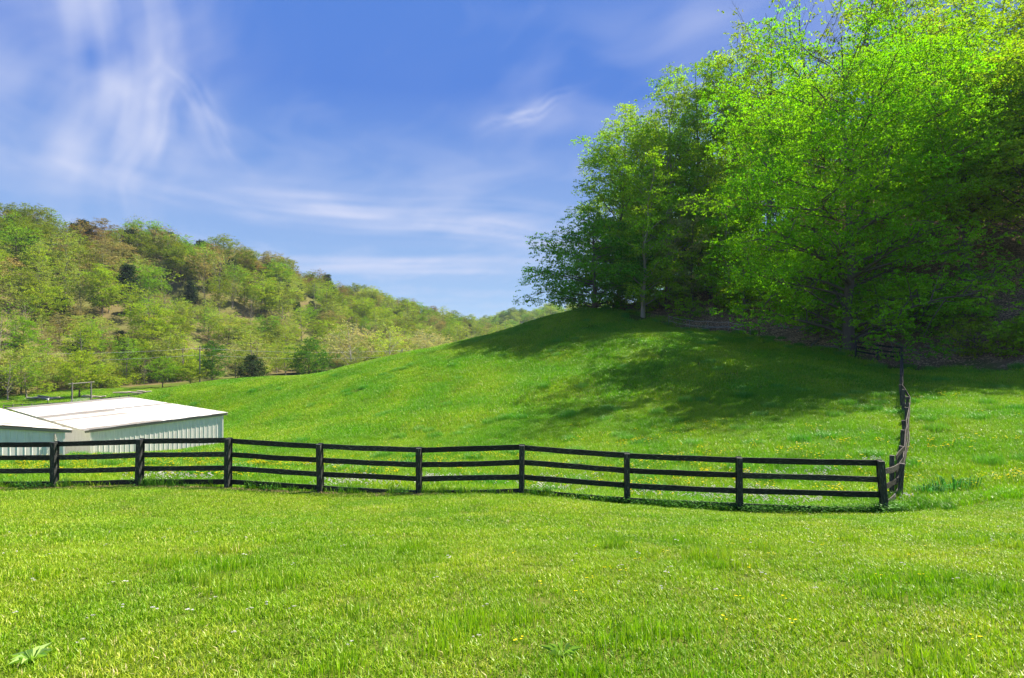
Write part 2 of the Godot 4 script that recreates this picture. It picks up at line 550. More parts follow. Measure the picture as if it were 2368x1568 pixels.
func grass() -> void:
	var rng := RandomNumberGenerator.new()
	rng.seed = 91
	var tone := FastNoiseLite.new(); tone.seed = 8; tone.frequency = 0.28; tone.fractal_octaves = 3
	var gm := leaf_mat(Color.WHITE, Color(0.55, 0.70, 0.16), 0.45, 0.4)
	var lawn_cols := [[Color(0.238, 0.395, 0.014), 0.50], [Color(0.315, 0.44, 0.022), 0.79], [Color(0.18, 0.35, 0.016), 0.94], [Color(0.52, 0.52, 0.17), 1.0]]
	var lawn := stuff("lawn_grass", "short mown yellow green lawn sloping down to the black fence", "grass")
	var kinds := []
	for i in 4: kinds.append(grass_patch(100 + i, 0.42, 420, 0.035, 0.085, 0.0065, 0.9, lawn_cols))
	kinds.append(grass_patch(120, 0.34, 170, 0.08, 0.16, 0.0065, 0.6, lawn_cols))
	for i in 2: kinds.append(grass_patch(130 + i, 0.75, 620, 0.04, 0.095, 0.011, 0.9, lawn_cols))
	var pl := [[], [], [], [], [], [], []]
	var ti := [[], [], [], [], [], [], []]
	var d := 2.2
	while d < 24.0:
		var near := d < 8.0
		var step := 0.24 if near else 0.42
		var x := -0.95 * d - 2.0
		while x < 0.95 * d + 2.0:
			var xx := x + rng.randf_range(-0.5, 0.5) * step
			var dd := d + rng.randf_range(-0.5, 0.5) * step
			x += step
			if dd > fence_d(xx) - 0.12: continue
			if rng.randf() < 0.0: continue
			var t := tone.get_noise_2d(xx, dd * 0.7)
			var t2 := tone.get_noise_2d(xx * 4.0 + 90.0, dd * 4.0)
			var w := clampf(0.5 + t * 1.1, 0, 1)
			var tint := Color(1.22, 1.10, 1.25).lerp(Color(0.84, 0.95, 0.8), w)
			var dryness := tone.get_noise_2d(xx * 2.1 - 70.0, dd * 2.1 + 20.0)
			if dryness > 0.22: tint = tint.lerp(Color(1.75, 1.25, 3.0), clampf((dryness - 0.22) * 2.5, 0.0, 0.45))
			var f := 1.0 + t2 * 0.22
			tint = Color(tint.r * f, tint.g * f, tint.b * f)
			var which := (rng.randi() % 4) if near else 5 + rng.randi() % 2
			if near and t2 + t * 0.5 > 0.30 and rng.randf() < 0.5: which = 4
			var s := rng.randf_range(0.8, 1.25)
			pl[which].append(upright(xx, dd, rng.randf() * TAU, Vector3(1, s * (1.0 + 0.35 * t2), 1)))
			ti[which].append(tint)
		d += step
	for i in 7: multi("grass_tufts", kinds[i], gm, pl[i], ti[i], lawn)
	# pasture
	var pas := stuff("pasture_grass", "taller bright green pasture grass over the hill behind the fence", "grass")
	var pc := [[Color(0.205, 0.415, 0.008), 0.55], [Color(0.29, 0.46, 0.010), 0.85], [Color(0.14, 0.34, 0.012), 0.96], [Color(0.44, 0.46, 0.10), 1.0]]
	var pk := []
	for i in 3: pk.append(grass_patch(200 + i, 1.0, 520, 0.10, 0.26, 0.014, 0.8, pc))
	for i in 3: pk.append(grass_patch(210 + i, 2.2, 700, 0.12, 0.32, 0.030, 0.8, pc))
	pk.append(grass_patch(220, 0.9, 380, 0.30, 0.52, 0.016, 0.75, [[Color(0.13, 0.34, 0.030), 0.7], [Color(0.19, 0.40, 0.06), 1.0]]))
	var pp := [[], [], [], [], [], [], []]
	var pt := [[], [], [], [], [], [], []]
	d = 14.5
	while d < 140.0:
		var near2 := d < 40.0
		var step2 := 0.55 if near2 else (1.15 if d < 90 else 1.9)
		var x2 := maxf(-0.93 * d - 3.0, -118.0)
		while x2 < minf(0.93 * d + 3.0, 60.0):
			var xx := x2 + rng.randf_range(-0.5, 0.5) * step2
			var dd := d + rng.randf_range(-0.5, 0.5) * step2
			x2 += step2
			if dd < fence_d(xx) + 0.15: continue
			if d > 30.0 and in_wood(xx, dd) > -0.5 + rng.randf_range(-2.5, 1.0): continue
			if inside_shed(xx, dd): continue
			if d > 92.0 and xx > -40.0: continue
			var t := tone.get_noise_2d(xx * 0.5, dd * 0.35 + 50.0)
			var t2 := tone.get_noise_2d(xx * 2.2 + 30.0, dd * 2.2)
			var w := clampf(0.5 + t * 1.2, 0, 1)
			var tint := Color(1.32, 1.08, 1.3).lerp(Color(0.74, 0.92, 0.75), w)
			var f := 1.0 + t2 * 0.25
			tint = Color(tint.r * f, tint.g * f, tint.b * f)
			var which := (rng.randi() % 3) if near2 else 3 + rng.randi() % 3
			if t2 > 0.26 and dd > 18.0 and dd < 75.0 and rng.randf() < 0.2: which = 6
			if dd > 40.0 and absf(in_wood(xx, dd) + 1.0) < 2.2 and rng.randf() < 0.5: which = 6
			pp[which].append(upright(xx, dd, rng.randf() * TAU, Vector3(1, rng.randf_range(0.7, 1.2), 1)))
			pt[which].append(tint)
		d += step2
	for i in 7: multi("grass_tufts", pk[i], gm, pp[i], pt[i], pas)
	# dead leaves under the woods
	var lit := MB.new()
	for i in 130:
		var p := Vector3(rng.randf_range(-1.1, 1.1), rng.randf_range(0.01, 0.06), rng.randf_range(-1.1, 1.1))
		var b := Basis(Vector3(rng.randf_range(-1, 1), rng.randf_range(-0.3, 0.3), rng.randf_range(-1, 1)).normalized(), rng.randf_range(-0.6, 0.6)) * Basis(Vector3.UP, rng.randf() * TAU)
		var l := rng.randf_range(0.07, 0.15)
		var f := rng.randf_range(0.55, 1.5)
		var col := Color(0.36 * f, 0.235 * f, 0.135 * f)
		lit.quad(p - b.x * l, p + b.z * l * 0.5, p + b.x * l, p - b.z * l * 0.5, col)
	var lp := []
	var lt := []
	d = 34.0
	while d < 112.0:
		var x3 := wood_edge(d) - 5.0
		while x3 < minf(wood_edge(d) + 42.0, d * 0.9 + 3.0):
			var xx := x3 + rng.randf_range(-0.6, 0.6)
			var dd := d + rng.randf_range(-0.6, 0.6)
			x3 += 1.3
			var iw := in_wood(xx, dd)
			if iw < -2.0 or (iw < 0.5 and rng.randf() < 0.6): continue
			var f := rng.randf_range(0.7, 1.3)
			lp.append(upright(xx, dd, rng.randf() * TAU, Vector3.ONE))
			lt.append(Color(f, f * rng.randf_range(0.9, 1.05), f))
		d += 1.3
	var litter := stuff("leaf_litter", "brown fallen leaves covering the floor of the woods", "leaf litter")
	multi("dead_leaves", lit.mesh(), mat(Color.WHITE, 0.85, 0.2), lp, lt, litter)

# ---------------------------------------------------------------- sheds
const SA := Vector2(-0.77, 0.63)      # along the long side, going back
const SB := Vector2(0.63, 0.77)       # along the front, towards the east
func inside_shed(x: float, d: float) -> bool:
	var p := Vector2(x, d) - Vector2(-27.2, 39.4)
	if p.dot(SB) > 0.0 and p.dot(SB) < 8.5 and p.dot(SA) > 0.0 and p.dot(SA) < 19.0: return true
	p = Vector2(x, d) - Vector2(-23.9, 32.9)
	return p.dot(-SB) > 0.0 and p.dot(-SB) < 9.0 and p.dot(SA) > 0.0 and p.dot(SA) < 18.0
func sheet(a: Vector3, along: Vector3, up: Vector3, out: Vector3, wide: float, tall0: float, tall1: float, ribs: int, deep: float, lap := -1, tone := Color.WHITE) -> ArrayMesh:
	# one ribbed sheet: ribs stand proud along out and run along up
	var g := MB.new()
	var prof := [[0.0, 0.0]]
	for r in ribs:
		var c := (r + 0.5) / ribs * wide
		prof.append([c - 0.034, 0.0]); prof.append([c - 0.016, deep]); prof.append([c + 0.016, deep]); prof.append([c + 0.034, 0.0])
	prof.append([wide, 0.0])
	for i in prof.size() - 1:
		var s0: float = prof[i][0]
		var s1: float = prof[i + 1][0]
		var p0: Vector3 = a + along * s0 + out * (prof[i][1] as float)
		var p1: Vector3 = a + along * s1 + out * (prof[i + 1][1] as float)
		var h0 := lerpf(tall0, tall1, s0 / wide)
		var h1 := lerpf(tall0, tall1, s1 / wide)
		g.quad(p0, p1, p1 + up * h1, p0 + up * h0, tone, Vector2(s0, 0), Vector2(s1, maxf(h0, h1)))
		g.quad(p0 - out * 0.004, p0 + up * h0 - out * 0.004, p1 + up * h1 - out * 0.004, p1 - out * 0.004, Color.WHITE, Vector2(s0, 0), Vector2(s1, maxf(h0, h1)))
	if lap >= 0:
		# dirt and rust gathered along the side lap, in broken lengths
		var rng := RandomNumberGenerator.new()
		rng.seed = lap
		var y := rng.randf() * 0.8
		while y < tall0 - 0.3:
			var ln := minf(rng.randf_range(0.3, 1.6), tall0 - y)
			var f := rng.randf_range(0.03, 0.13)
			var w := rng.randf_range(0.04, 0.34)
			var p := a + along * rng.randf_range(0.0, 0.02) + out * 0.004 + up * y
			g.quad(p, p + along * w, p + along * w * rng.randf_range(0.2, 1.0) + up * ln, p + up * ln, Color(f, f * 0.88, f * 0.78), Vector2(0, y), Vector2(0.05, y + ln))
			y += ln + rng.randf_range(0.0, 1.3)
	return g.mesh()
func shed(called: String, label: String, corner: Vector2, front: Vector2, back: Vector2, wide: float, deep: float, eave: float, pitch: float, foot: float) -> void:
	# corner: the low front corner; front: direction up the slope of the roof; back: along the eave
	var o := base(called, label, "shed", Vector3(corner.x, foot, -corner.y))
	var f3 := Vector3(front.x, 0, -front.y).normalized()
	var b3 := Vector3(back.x, 0, -back.y).normalized()
	var out := -b3
	var wallm := mat(Color(0.84, 0.81, 0.77), 0.45, 0.4)
	wallm.albedo_texture = noise_tex(41, 0.012, [[0.0, Color(0.80, 0.80, 0.76)], [0.45, Color(0.95, 0.95, 0.94)], [1.0, Color(1, 1, 1)]])
	wallm.uv1_scale = Vector3(0.7, 0.12, 1)
	var roofm := mat(Color(0.66, 0.66, 0.65), 0.5, 0.4)
	roofm.albedo_texture = noise_tex(43, 0.02, [[0.0, Color(0.52, 0.46, 0.40)], [0.26, Color(0.86, 0.83, 0.79)], [0.5, Color(0.97, 0.97, 0.96)], [1.0, Color(1, 1, 1)]])
	roofm.uv1_scale = Vector3(1.4, 0.07, 1)
	var trim := mat(Color(0.33, 0.27, 0.22), 0.7, 0.3)
	var h0 := eave - foot
	var sheet_w := 0.915
	# front wall, sheet by sheet, and the hidden back wall
	for side in 2:
		var n := int(ceil(wide / sheet_w))
		for i in n:
			var w := minf(sheet_w, wide - i * sheet_w) - 0.004
			var s0 := i * sheet_w
			var org := f3 * s0 + (b3 * deep if side == 1 else Vector3.ZERO)
			part("wall_panel", sheet(org, f3, Vector3.UP, out if side == 0 else -out, w, h0 + pitch * s0 - 0.06, h0 + pitch * (s0 + w) - 0.06, 3, 0.014), wallm, o)
	for side in 2:
		var n := int(ceil(deep / sheet_w))
		for i in n:
			var w := minf(sheet_w, deep - i * sheet_w) - 0.004
			var hh := h0 + (pitch * wide if side == 1 else 0.0) - 0.06
			part("wall_panel", sheet(b3 * (i * sheet_w) + (f3 * wide if side == 1 else Vector3.ZERO), b3, Vector3.UP, f3 if side == 1 else -f3, w, hh, hh, 3, 0.014), wallm, o)
	# roof sheets run up the slope and overhang front and eaves
	var over := 0.14
	var up := (f3 + Vector3.UP * pitch).normalized()
	var nrm := b3.cross(up).normalized()
	if nrm.y < 0: nrm = -nrm
	var span := (wide + 0.75) * sqrt(1.0 + pitch * pitch)
	var n := int(ceil((deep + over * 2.0) / sheet_w))
	var rng := RandomNumberGenerator.new()
	rng.seed = 5 + int(wide * 10)
	for i in n:
		var st := -f3 * 0.38 - Vector3.UP * pitch * 0.38 + Vector3.UP * (h0 + 0.03 + rng.randf_range(-0.006, 0.006)) + b3 * (-over + i * sheet_w)
		var g := 1.0
		if rng.randf() < 0.34: g = rng.randf_range(0.34, 0.52)
		var tone := Color(g, g * 0.96, g * 0.91)
		# two lengths per run, lapped near the middle
		var cut := span * rng.randf_range(0.50, 0.56)
		part("roof_panel", sheet(st, b3, up, nrm, sheet_w - 0.003, cut, cut, 3, 0.026, i * 2 + 1, tone), roofm, o)
		part("roof_panel", sheet(st + up * (cut - 0.12) + nrm * 0.008, b3, up, nrm, sheet_w - 0.003, span - cut + 0.12, span - cut + 0.12, 3, 0.026, i * 2, tone if rng.randf() < 0.5 else Color.WHITE), roofm, o)
	var fb := MB.new()
	var f0 := -f3 * 0.36 + Vector3.UP * (h0 - 0.075 - pitch * 0.36) - b3 * (over - 0.05)
	var rr := RandomNumberGenerator.new()
	rr.seed = 9
	fb.board(f0, f0 + up * (span - 0.05), nrm, 0.14, 0.03, rr, 0.004, 6)
	part("fascia", fb.mesh(), trim, o)
	for q in [Vector3.ZERO, f3 * wide]:
		var cm := MB.new()
		var hh: float = h0 - 0.08 + (pitch * wide if q != Vector3.ZERO else 0.0)
		cm.box(q + Vector3.UP * hh * 0.5 + out * 0.012, Vector3(0.09, hh, 0.09), Basis(f3, Vector3.UP, f3.cross(Vector3.UP)))
		part("corner_trim", cm.mesh(), wallm, o)
func sheds() -> void:
	shed("metal_shed", "long low white ribbed metal shed whose whole front wall shows behind the fence", Vector2(-27.2, 39.4), SB, SA, 8.5, 19.0, -4.12, 0.03, -7.4)
	# tangle of wire hung under the eave of the nearer shed
	var rng := RandomNumberGenerator.new()
	rng.seed = 55
	var hook := Vector3(-24.1 - 0.63 * 0.4 + 0.77 * 0.09, -3.28, -(32.8 - 0.77 * 0.4 - 0.63 * 0.09))
	var wb := base("wire_tangle", "pale tangle of old wire hanging at the white shed's corner", "wire", hook)
	for i in 9:
		var m := MB.new()
		var pts := []
		var rad := []
		for k in 7:
			pts.append(Vector3(rng.randf_range(-0.07, 0.07), -k * rng.randf_range(0.09, 0.13), rng.randf_range(-0.04, 0.06)))
			rad.append(0.009)
		m.rod(pts, rad, 4, Color.WHITE)
		part("strand", m.mesh(true), mat(Color(0.62, 0.58, 0.5), 0.6), wb)
	shed("metal_shed", "white ribbed metal shed with a steeper roof and a wire tangle hanging at its corner", Vector2(-24.1, 32.8), -SB, SA, 7.0, 17.0, -3.12, 0.19, -5.6)

# ---------------------------------------------------------------- fences
var black_paint: StandardMaterial3D
var grey_wood: StandardMaterial3D
var faded: StandardMaterial3D
func wood_mats() -> void:
	black_paint = mat(Color(1.9, 1.9, 1.9), 0.62, 0.35)
	black_paint.albedo_texture = noise_tex(61, 0.03, [[0.0, Color(0.010, 0.011, 0.012)], [0.56, Color(0.016, 0.017, 0.017)], [0.72, Color(0.035, 0.04, 0.032)], [0.84, Color(0.09, 0.10, 0.08)], [1.0, Color(0.28, 0.29, 0.24)]], 512, 512, 5)
	black_paint.uv1_scale = Vector3(0.35, 2.2, 1)
	faded = mat(Color.WHITE, 0.8, 0.25)
	faded.albedo_texture = noise_tex(65, 0.03, [[0.0, Color(0.02, 0.02, 0.02)], [0.45, Color(0.055, 0.05, 0.048)], [0.7, Color(0.15, 0.135, 0.12)], [1.0, Color(0.36, 0.33, 0.30)]], 512, 512, 5)
	faded.uv1_scale = Vector3(0.25, 2.6, 1)
	grey_wood = mat(Color.WHITE, 0.85, 0.25)
	grey_wood.albedo_texture = noise_tex(63, 0.03, [[0.0, Color(0.07, 0.06, 0.055)], [0.4, Color(0.20, 0.18, 0.16)], [0.75, Color(0.34, 0.31, 0.28)], [1.0, Color(0.45, 0.42, 0.38)]], 512, 512, 5)
	grey_wood.uv1_scale = Vector3(0.25, 2.6, 1)
func fence_run(o: Node3D, posts: Array, tall: float, rails: Array, paint: Material, rng: RandomNumberGenerator, facing: float, fascia: bool, leans := {}, rough := 0.006, rail_h := 0.145) -> void:
	# posts: [x, d, y of the ground]; facing +1: boards nailed on the side towards the eye
	var pos := []
	for p in posts: pos.append(Vector3(p[0], p[2], -p[1]) - o.position)
	var tops := []
	var skip: int = 1 if leans.has(-1) else 0
	for i in pos.size():
		var lean: Vector3 = leans.get(i, Vector3(rng.randf_range(-0.02, 0.02), 1, rng.randf_range(-0.02, 0.02)))
		tops.append(lean.normalized())
	for i in range(skip, pos.size()):
		var t: Vector3 = (pos[mini(i + 1, pos.size() - 1)] - pos[maxi(i - 1, 0)])
		t.y = 0
		t = t.normalized()
		var nrm := Vector3.UP.cross(t) * facing
		var pm := MB.new()
		var top: Vector3 = pos[i] + tops[i] * tall
		pm.board(pos[i] - tops[i] * 0.3 - nrm * 0.095, top - nrm * 0.095 - tops[i] * 0.015, t, 0.135, 0.125, rng, 0.004, 3)
		part("post", pm.mesh(), paint, o)
		if fascia:
			var fm := MB.new()
			fm.board(pos[i] - tops[i] * 0.25 + nrm * 0.030, top + nrm * 0.030, t, 0.15, 0.026, rng, 0.004, 4)
			part("face_board", fm.mesh(), paint, o)
	for i in pos.size() - 1:
		for h in rails:
			var a: Vector3 = pos[i] + tops[i] * h
			var b: Vector3 = pos[i + 1] + tops[i + 1] * (h + rng.randf_range(-0.012, 0.012))
			var t := (b - a).normalized()
			var bm := MB.new()
			var g := rng.randf_range(0.35, 0.8)
			if rng.randf() < 0.3: g = 1.0
			var tone := Color(g, g, g * 0.96)
			bm.board(a + t * 0.003, b - t * 0.003, (Vector3.UP - t * t.y).normalized(), rail_h, 0.03, rng, rough, 7, tone)
			part("rail", bm.mesh(), paint, o)
func fences() -> void:
	wood_mats()
	var rng := RandomNumberGenerator.new()
	rng.seed = 17
	# along the foot of the lawn
	var ys := [-2.66, -2.6, -2.55, -2.44, -2.37, -2.45, -2.49, -2.37, -2.53, -2.56, -2.52]
	var front := []
	for i in POSTS.size(): front.append([POSTS[i][0], POSTS[i][1], ys[i]])
	var o := base("board_fence", "black painted four board fence running along the foot of the lawn", "fence", Vector3(0, -2.45, -16.2))
	fence_run(o, front, 1.32, [1.235, 0.845, 0.455, 0.075], black_paint, rng, 1.0, true, {10: Vector3(-0.075, 1, -0.03)})
	# short return and the weathered run climbing away to the woods
	var side := [[9.25, 15.05, -2.55], [10.95, 17.4, -2.92]]
	var r := base("board_fence", "short weathered grey fence panel turning the corner by the leaning black post", "fence", Vector3(10.1, -2.7, -16.2))
	fence_run(r, side, 1.15, [1.04, 0.66, 0.25], faded, rng, 1.0, false, {-1: 1, 0: Vector3(-0.05, 1, 0), 1: Vector3(0.06, 1, 0)}, 0.01, 0.15)
	var run := []
	var px := [2072, 2082, 2094, 2101, 2102, 2100, 2094, 2090, 2088, 2089, 2088, 2087, 2088, 2089, 2088, 2087]
	for i in px.size():
		var d := 17.6 + 2.24 * i
		var p := at(px[i], d)
		run.append([p.x, d, gh(p.x, d)])
	var s := base("board_fence", "wavering weathered board fence climbing the slope to the woods", "fence", Vector3(run[0][0], run[0][2], -run[0][1]))
	fence_run(s, run, 1.24, [1.16, 0.80, 0.44, 0.12], faded, rng, -1.0, false, {1: Vector3(0.10, 1, 0.03), 3: Vector3(-0.08, 1, 0), 5: Vector3(0.05, 1, 0.05), 7: Vector3(-0.07, 1, 0)}, 0.012)
	# black end by the woods
	var e := []
	for q in [[2085, 51.6], [2030, 52.8], [1980, 54.2]]:
		var p := at(q[0], q[1])
		e.append([p.x, q[1], gh(p.x, q[1])])
	var b := base("board_fence", "short black three post fence end standing among dead leaves under the big tree", "fence", Vector3(e[1][0], e[1][2], -e[1][1]))
	fence_run(b, e, 1.3, [1.22, 0.80, 0.40], black_paint, rng, -1.0, false)
	# two strand wire along the foot of the woods
	var wire := mat(Color(0.55, 0.55, 0.52), 0.5, 0.5)
	var wp := []
	for q in [[1562, 74.0, 0.0], [1610, 71.5, 0.0], [1650, 70.0, 0.0], [1700, 68.0, 0.0], [1752, 65.0, 0.0]]:
		var p := at(q[0], q[1])
		wp.append(gp(p.x - 0.8, q[1]))
	var wf := base("wire_fence", "sagging two strand wire fence on thin stakes at the foot of the woods", "fence", wp[2])
	for p in wp:
		var m := MB.new()
		m.rod([p - wp[2] - Vector3(0, 0.2, 0), p - wp[2] + Vector3(rng.randf_range(-0.2, 0.2), 1.25, 0)], [0.03, 0.025], 5, Color.WHITE)
		part("stake", m.mesh(true), grey_wood, wf)
	for h in [0.6, 1.15]:
		var m := MB.new()
		var pts := []
		var rad := []
		for i in wp.size() - 1:
			for k in 4:
				var f := k / 4.0
				pts.append(wp[i].lerp(wp[i + 1], f) - wp[2] + Vector3.UP * (h - 0.35 * f * (1.0 - f)))
				rad.append(0.014)
		m.rod(pts, rad, 4, Color.WHITE)
		part("wire", m.mesh(true), wire, wf)

# ---------------------------------------------------------------- things down in the valley
func valley_things() -> void:
	var rng := RandomNumberGenerator.new()
	rng.seed = 33
	# entrance frame of peeled poles
	var A := at(165, 108.0)
	var B := at(211, 110.5)
	var pa := gp(A.x, A.y)
	var pb := gp(B.x, B.y)
	var fr := base("gate_frame", "tall weathered pole frame with a crossbar over the farm gate", "gate frame", pa)
	var m := MB.new()
	m.rod([Vector3(0, -0.4, 0), Vector3(0.12, 2.2, 0), Vector3(0.14, 4.35, 0)], [0.15, 0.13, 0.11], 8, Color.WHITE)
	part("post", m.mesh(true), grey_wood, fr)
	m = MB.new()
	var q := pb - pa
	m.rod([q + Vector3(0, -0.4, 0), q + Vector3(-0.02, 2.2, 0), q + Vector3(-0.03, 4.3 + (pa.y - pb.y), 0)], [0.15, 0.13, 0.11], 8, Color.WHITE)
	part("post", m.mesh(true), grey_wood, fr)
	m = MB.new()
	var dir := q.normalized()
	m.rod([Vector3(0.14, 4.12, 0.0) - dir * 0.6, q + Vector3(0, 4.12 + (pa.y - pb.y) + 0.1, 0) + dir * 0.5], [0.10, 0.09], 7, Color.WHITE)
	part("crossbar", m.mesh(true), grey_wood, fr)
	# tube gate between the poles
	var steel := mat(Color(0.50, 0.52, 0.53), 0.4, 0.5)
	var gt := base("farm_gate", "grey tubular metal farm gate hung between the tall frame poles", "gate", pa + Vector3(0, 0, 0.3))
	for i in 6:
		m = MB.new()
		var h := 0.25 + i * 0.21
		m.rod([dir * 0.2 + Vector3.UP * h, q - dir * 0.2 + Vector3.UP * h], [0.026, 0.026], 6, Color.WHITE)
		part("bar", m.mesh(true), steel, gt)
	for k in [0.06, 0.5, 0.94]:
		m = MB.new()
		m.rod([q * k + Vector3.UP * 0.2, q * k + Vector3.UP * 1.34], [0.028, 0.028], 6, Color.WHITE)
		part("upright", m.mesh(true), steel, gt)
	# board fence either side of the gate
	var left := []
	for i in 8:
		var p := at(8 + i * 22.0, 104.0 + i * 0.5)
		left.append([p.x, p.y, gh(p.x, p.y)])
	var o := base("paddock_fence", "low board fence with black posts between the white shed roofs and the pole frame", "fence", Vector3(left[3][0], left[3][2], -left[3][1]))
	fence_run(o, left, 1.05, [0.92, 0.55, 0.2], grey_wood, rng, 1.0, false, {}, 0.02)
	var right := []
	for i in 10:
		var p := at(213 + i * 21.0, 110.5 + i * 1.4)
		right.append([p.x, p.y, gh(p.x, p.y)])
	o = base("paddock_fence", "low board fence with black posts running from the farm gate along the pasture foot", "fence", Vector3(right[3][0], right[3][2], -right[3][1]))
	fence_run(o, right, 1.05, [0.92, 0.55, 0.2], black_paint, rng, 1.0, false, {}, 0.02)
	# wood piles
	var pale := mat(Color(0.52, 0.44, 0.36), 0.85, 0.2)
	for w in [[106, 119.0, 5.6, 15, "heap of pale split logs on the valley grass before the pole frame"], [215, 120.0, 2.6, 8, "small stack of grey logs lying behind the farm gate"], [320, 126.0, 7.4, 9, "long low stack of pale boards along the paddock fence"], [425, 131.0, 6.4, 16, "heap of grey brush and poles beside the pasture foot"]]:
		var c := at(w[0], w[1])
		var at3 := gp(c.x, c.y)
		var pile := base("log_pile", w[4], "log pile", at3)
		for i in w[3]:
			m = MB.new()
			var x: float = rng.randf_range(-0.5, 0.5) * w[2]
			var hgt: float = rng.randf_range(0.12, 0.75) * (1.0 - absf(x) / w[2])
			var ang := rng.randf_range(-0.35, 0.35)
			var hl := rng.randf_range(0.8, 1.7)
			var ax := Vector3(cos(ang), rng.randf_range(-0.12, 0.12), sin(ang)) * hl
			var pp := Vector3(x, hgt, rng.randf_range(-0.5, 0.5))
			var rr := rng.randf_range(0.08, 0.16)
			var f := rng.randf_range(0.6, 1.2)
			m.rod([pp - ax, pp, pp + ax], [rr, rr * 1.05, rr * 0.9], 6, Color(f, f, f))
			part("log", m.mesh(true), pale, pile)
	# small white topped stake
	var sp := at(110, 112.0)
	var st := base("marker_stake", "thin dark stake with a white box on top in the valley grass", "stake", gp(sp.x, sp.y))
	m = MB.new()
	m.rod([Vector3(0, -0.2, 0), Vector3(0.03, 0.75, 0)], [0.05, 0.045], 6, Color.WHITE)
	part("stake", m.mesh(true), black_paint, st)
	m = MB.new()
	m.box(Vector3(0.03, 0.88, 0), Vector3(0.26, 0.3, 0.24))
	m.box(Vector3(0.03, 1.05, 0), Vector3(0.34, 0.05, 0.32))
	part("box", m.mesh(), mat(Color(0.7, 0.7, 0.68)), st)
	# utility line along the valley
	var pole_m := grey_wood
	var poles := []
	for u in [[-160, 128.0], [462, 146.0], [930, 172.0], [1240, 205.0]]:
		var p := at(u[0], u[1])
		var g3 := gp(p.x, p.y)
		g3.y = minf(g3.y, -9.0)
		var where := "beside the brush heap" if u[0] == 462 else ("among pale valley trees behind the pasture crest" if u[0] == 930 else ("far down the valley" if u[0] == 1240 else "at the valley foot by the sheds"))
		var po := base("utility_pole", "slim grey utility pole standing " + where, "utility pole", g3)
		m = MB.new()
		m.rod([Vector3(0, -0.5, 0), Vector3(0, 9.6, 0)], [0.17, 0.12], 8, Color.WHITE)
		part("pole", m.mesh(true), pole_m, po)
		m = MB.new()
		m.box(Vector3(0, 9.0, 0), Vector3(0.12, 0.12, 1.5))
		part("crossarm", m.mesh(), pole_m, po)
		poles.append(g3 + Vector3(0, 9.1, 0))
	for k in 2:
		var w := base("power_line", ["upper", "lower"][k] + " pale power line strung between the valley utility poles", "power line", poles[1])
		m = MB.new()
		var pts := []
		var rad := []
		for i in poles.size() - 1:
			for j in 9:
				var f := j / 8.0
				pts.append(poles[i].lerp(poles[i + 1], f) - poles[1] - Vector3(0, k * 1.6 + 3.2 * f * (1.0 - f), 0))
				rad.append(0.022)
		m.rod(pts, rad, 4, Color.WHITE)
		part("wire", m.mesh(true), mat(Color(0.5, 0.5, 0.48), 0.5), w)

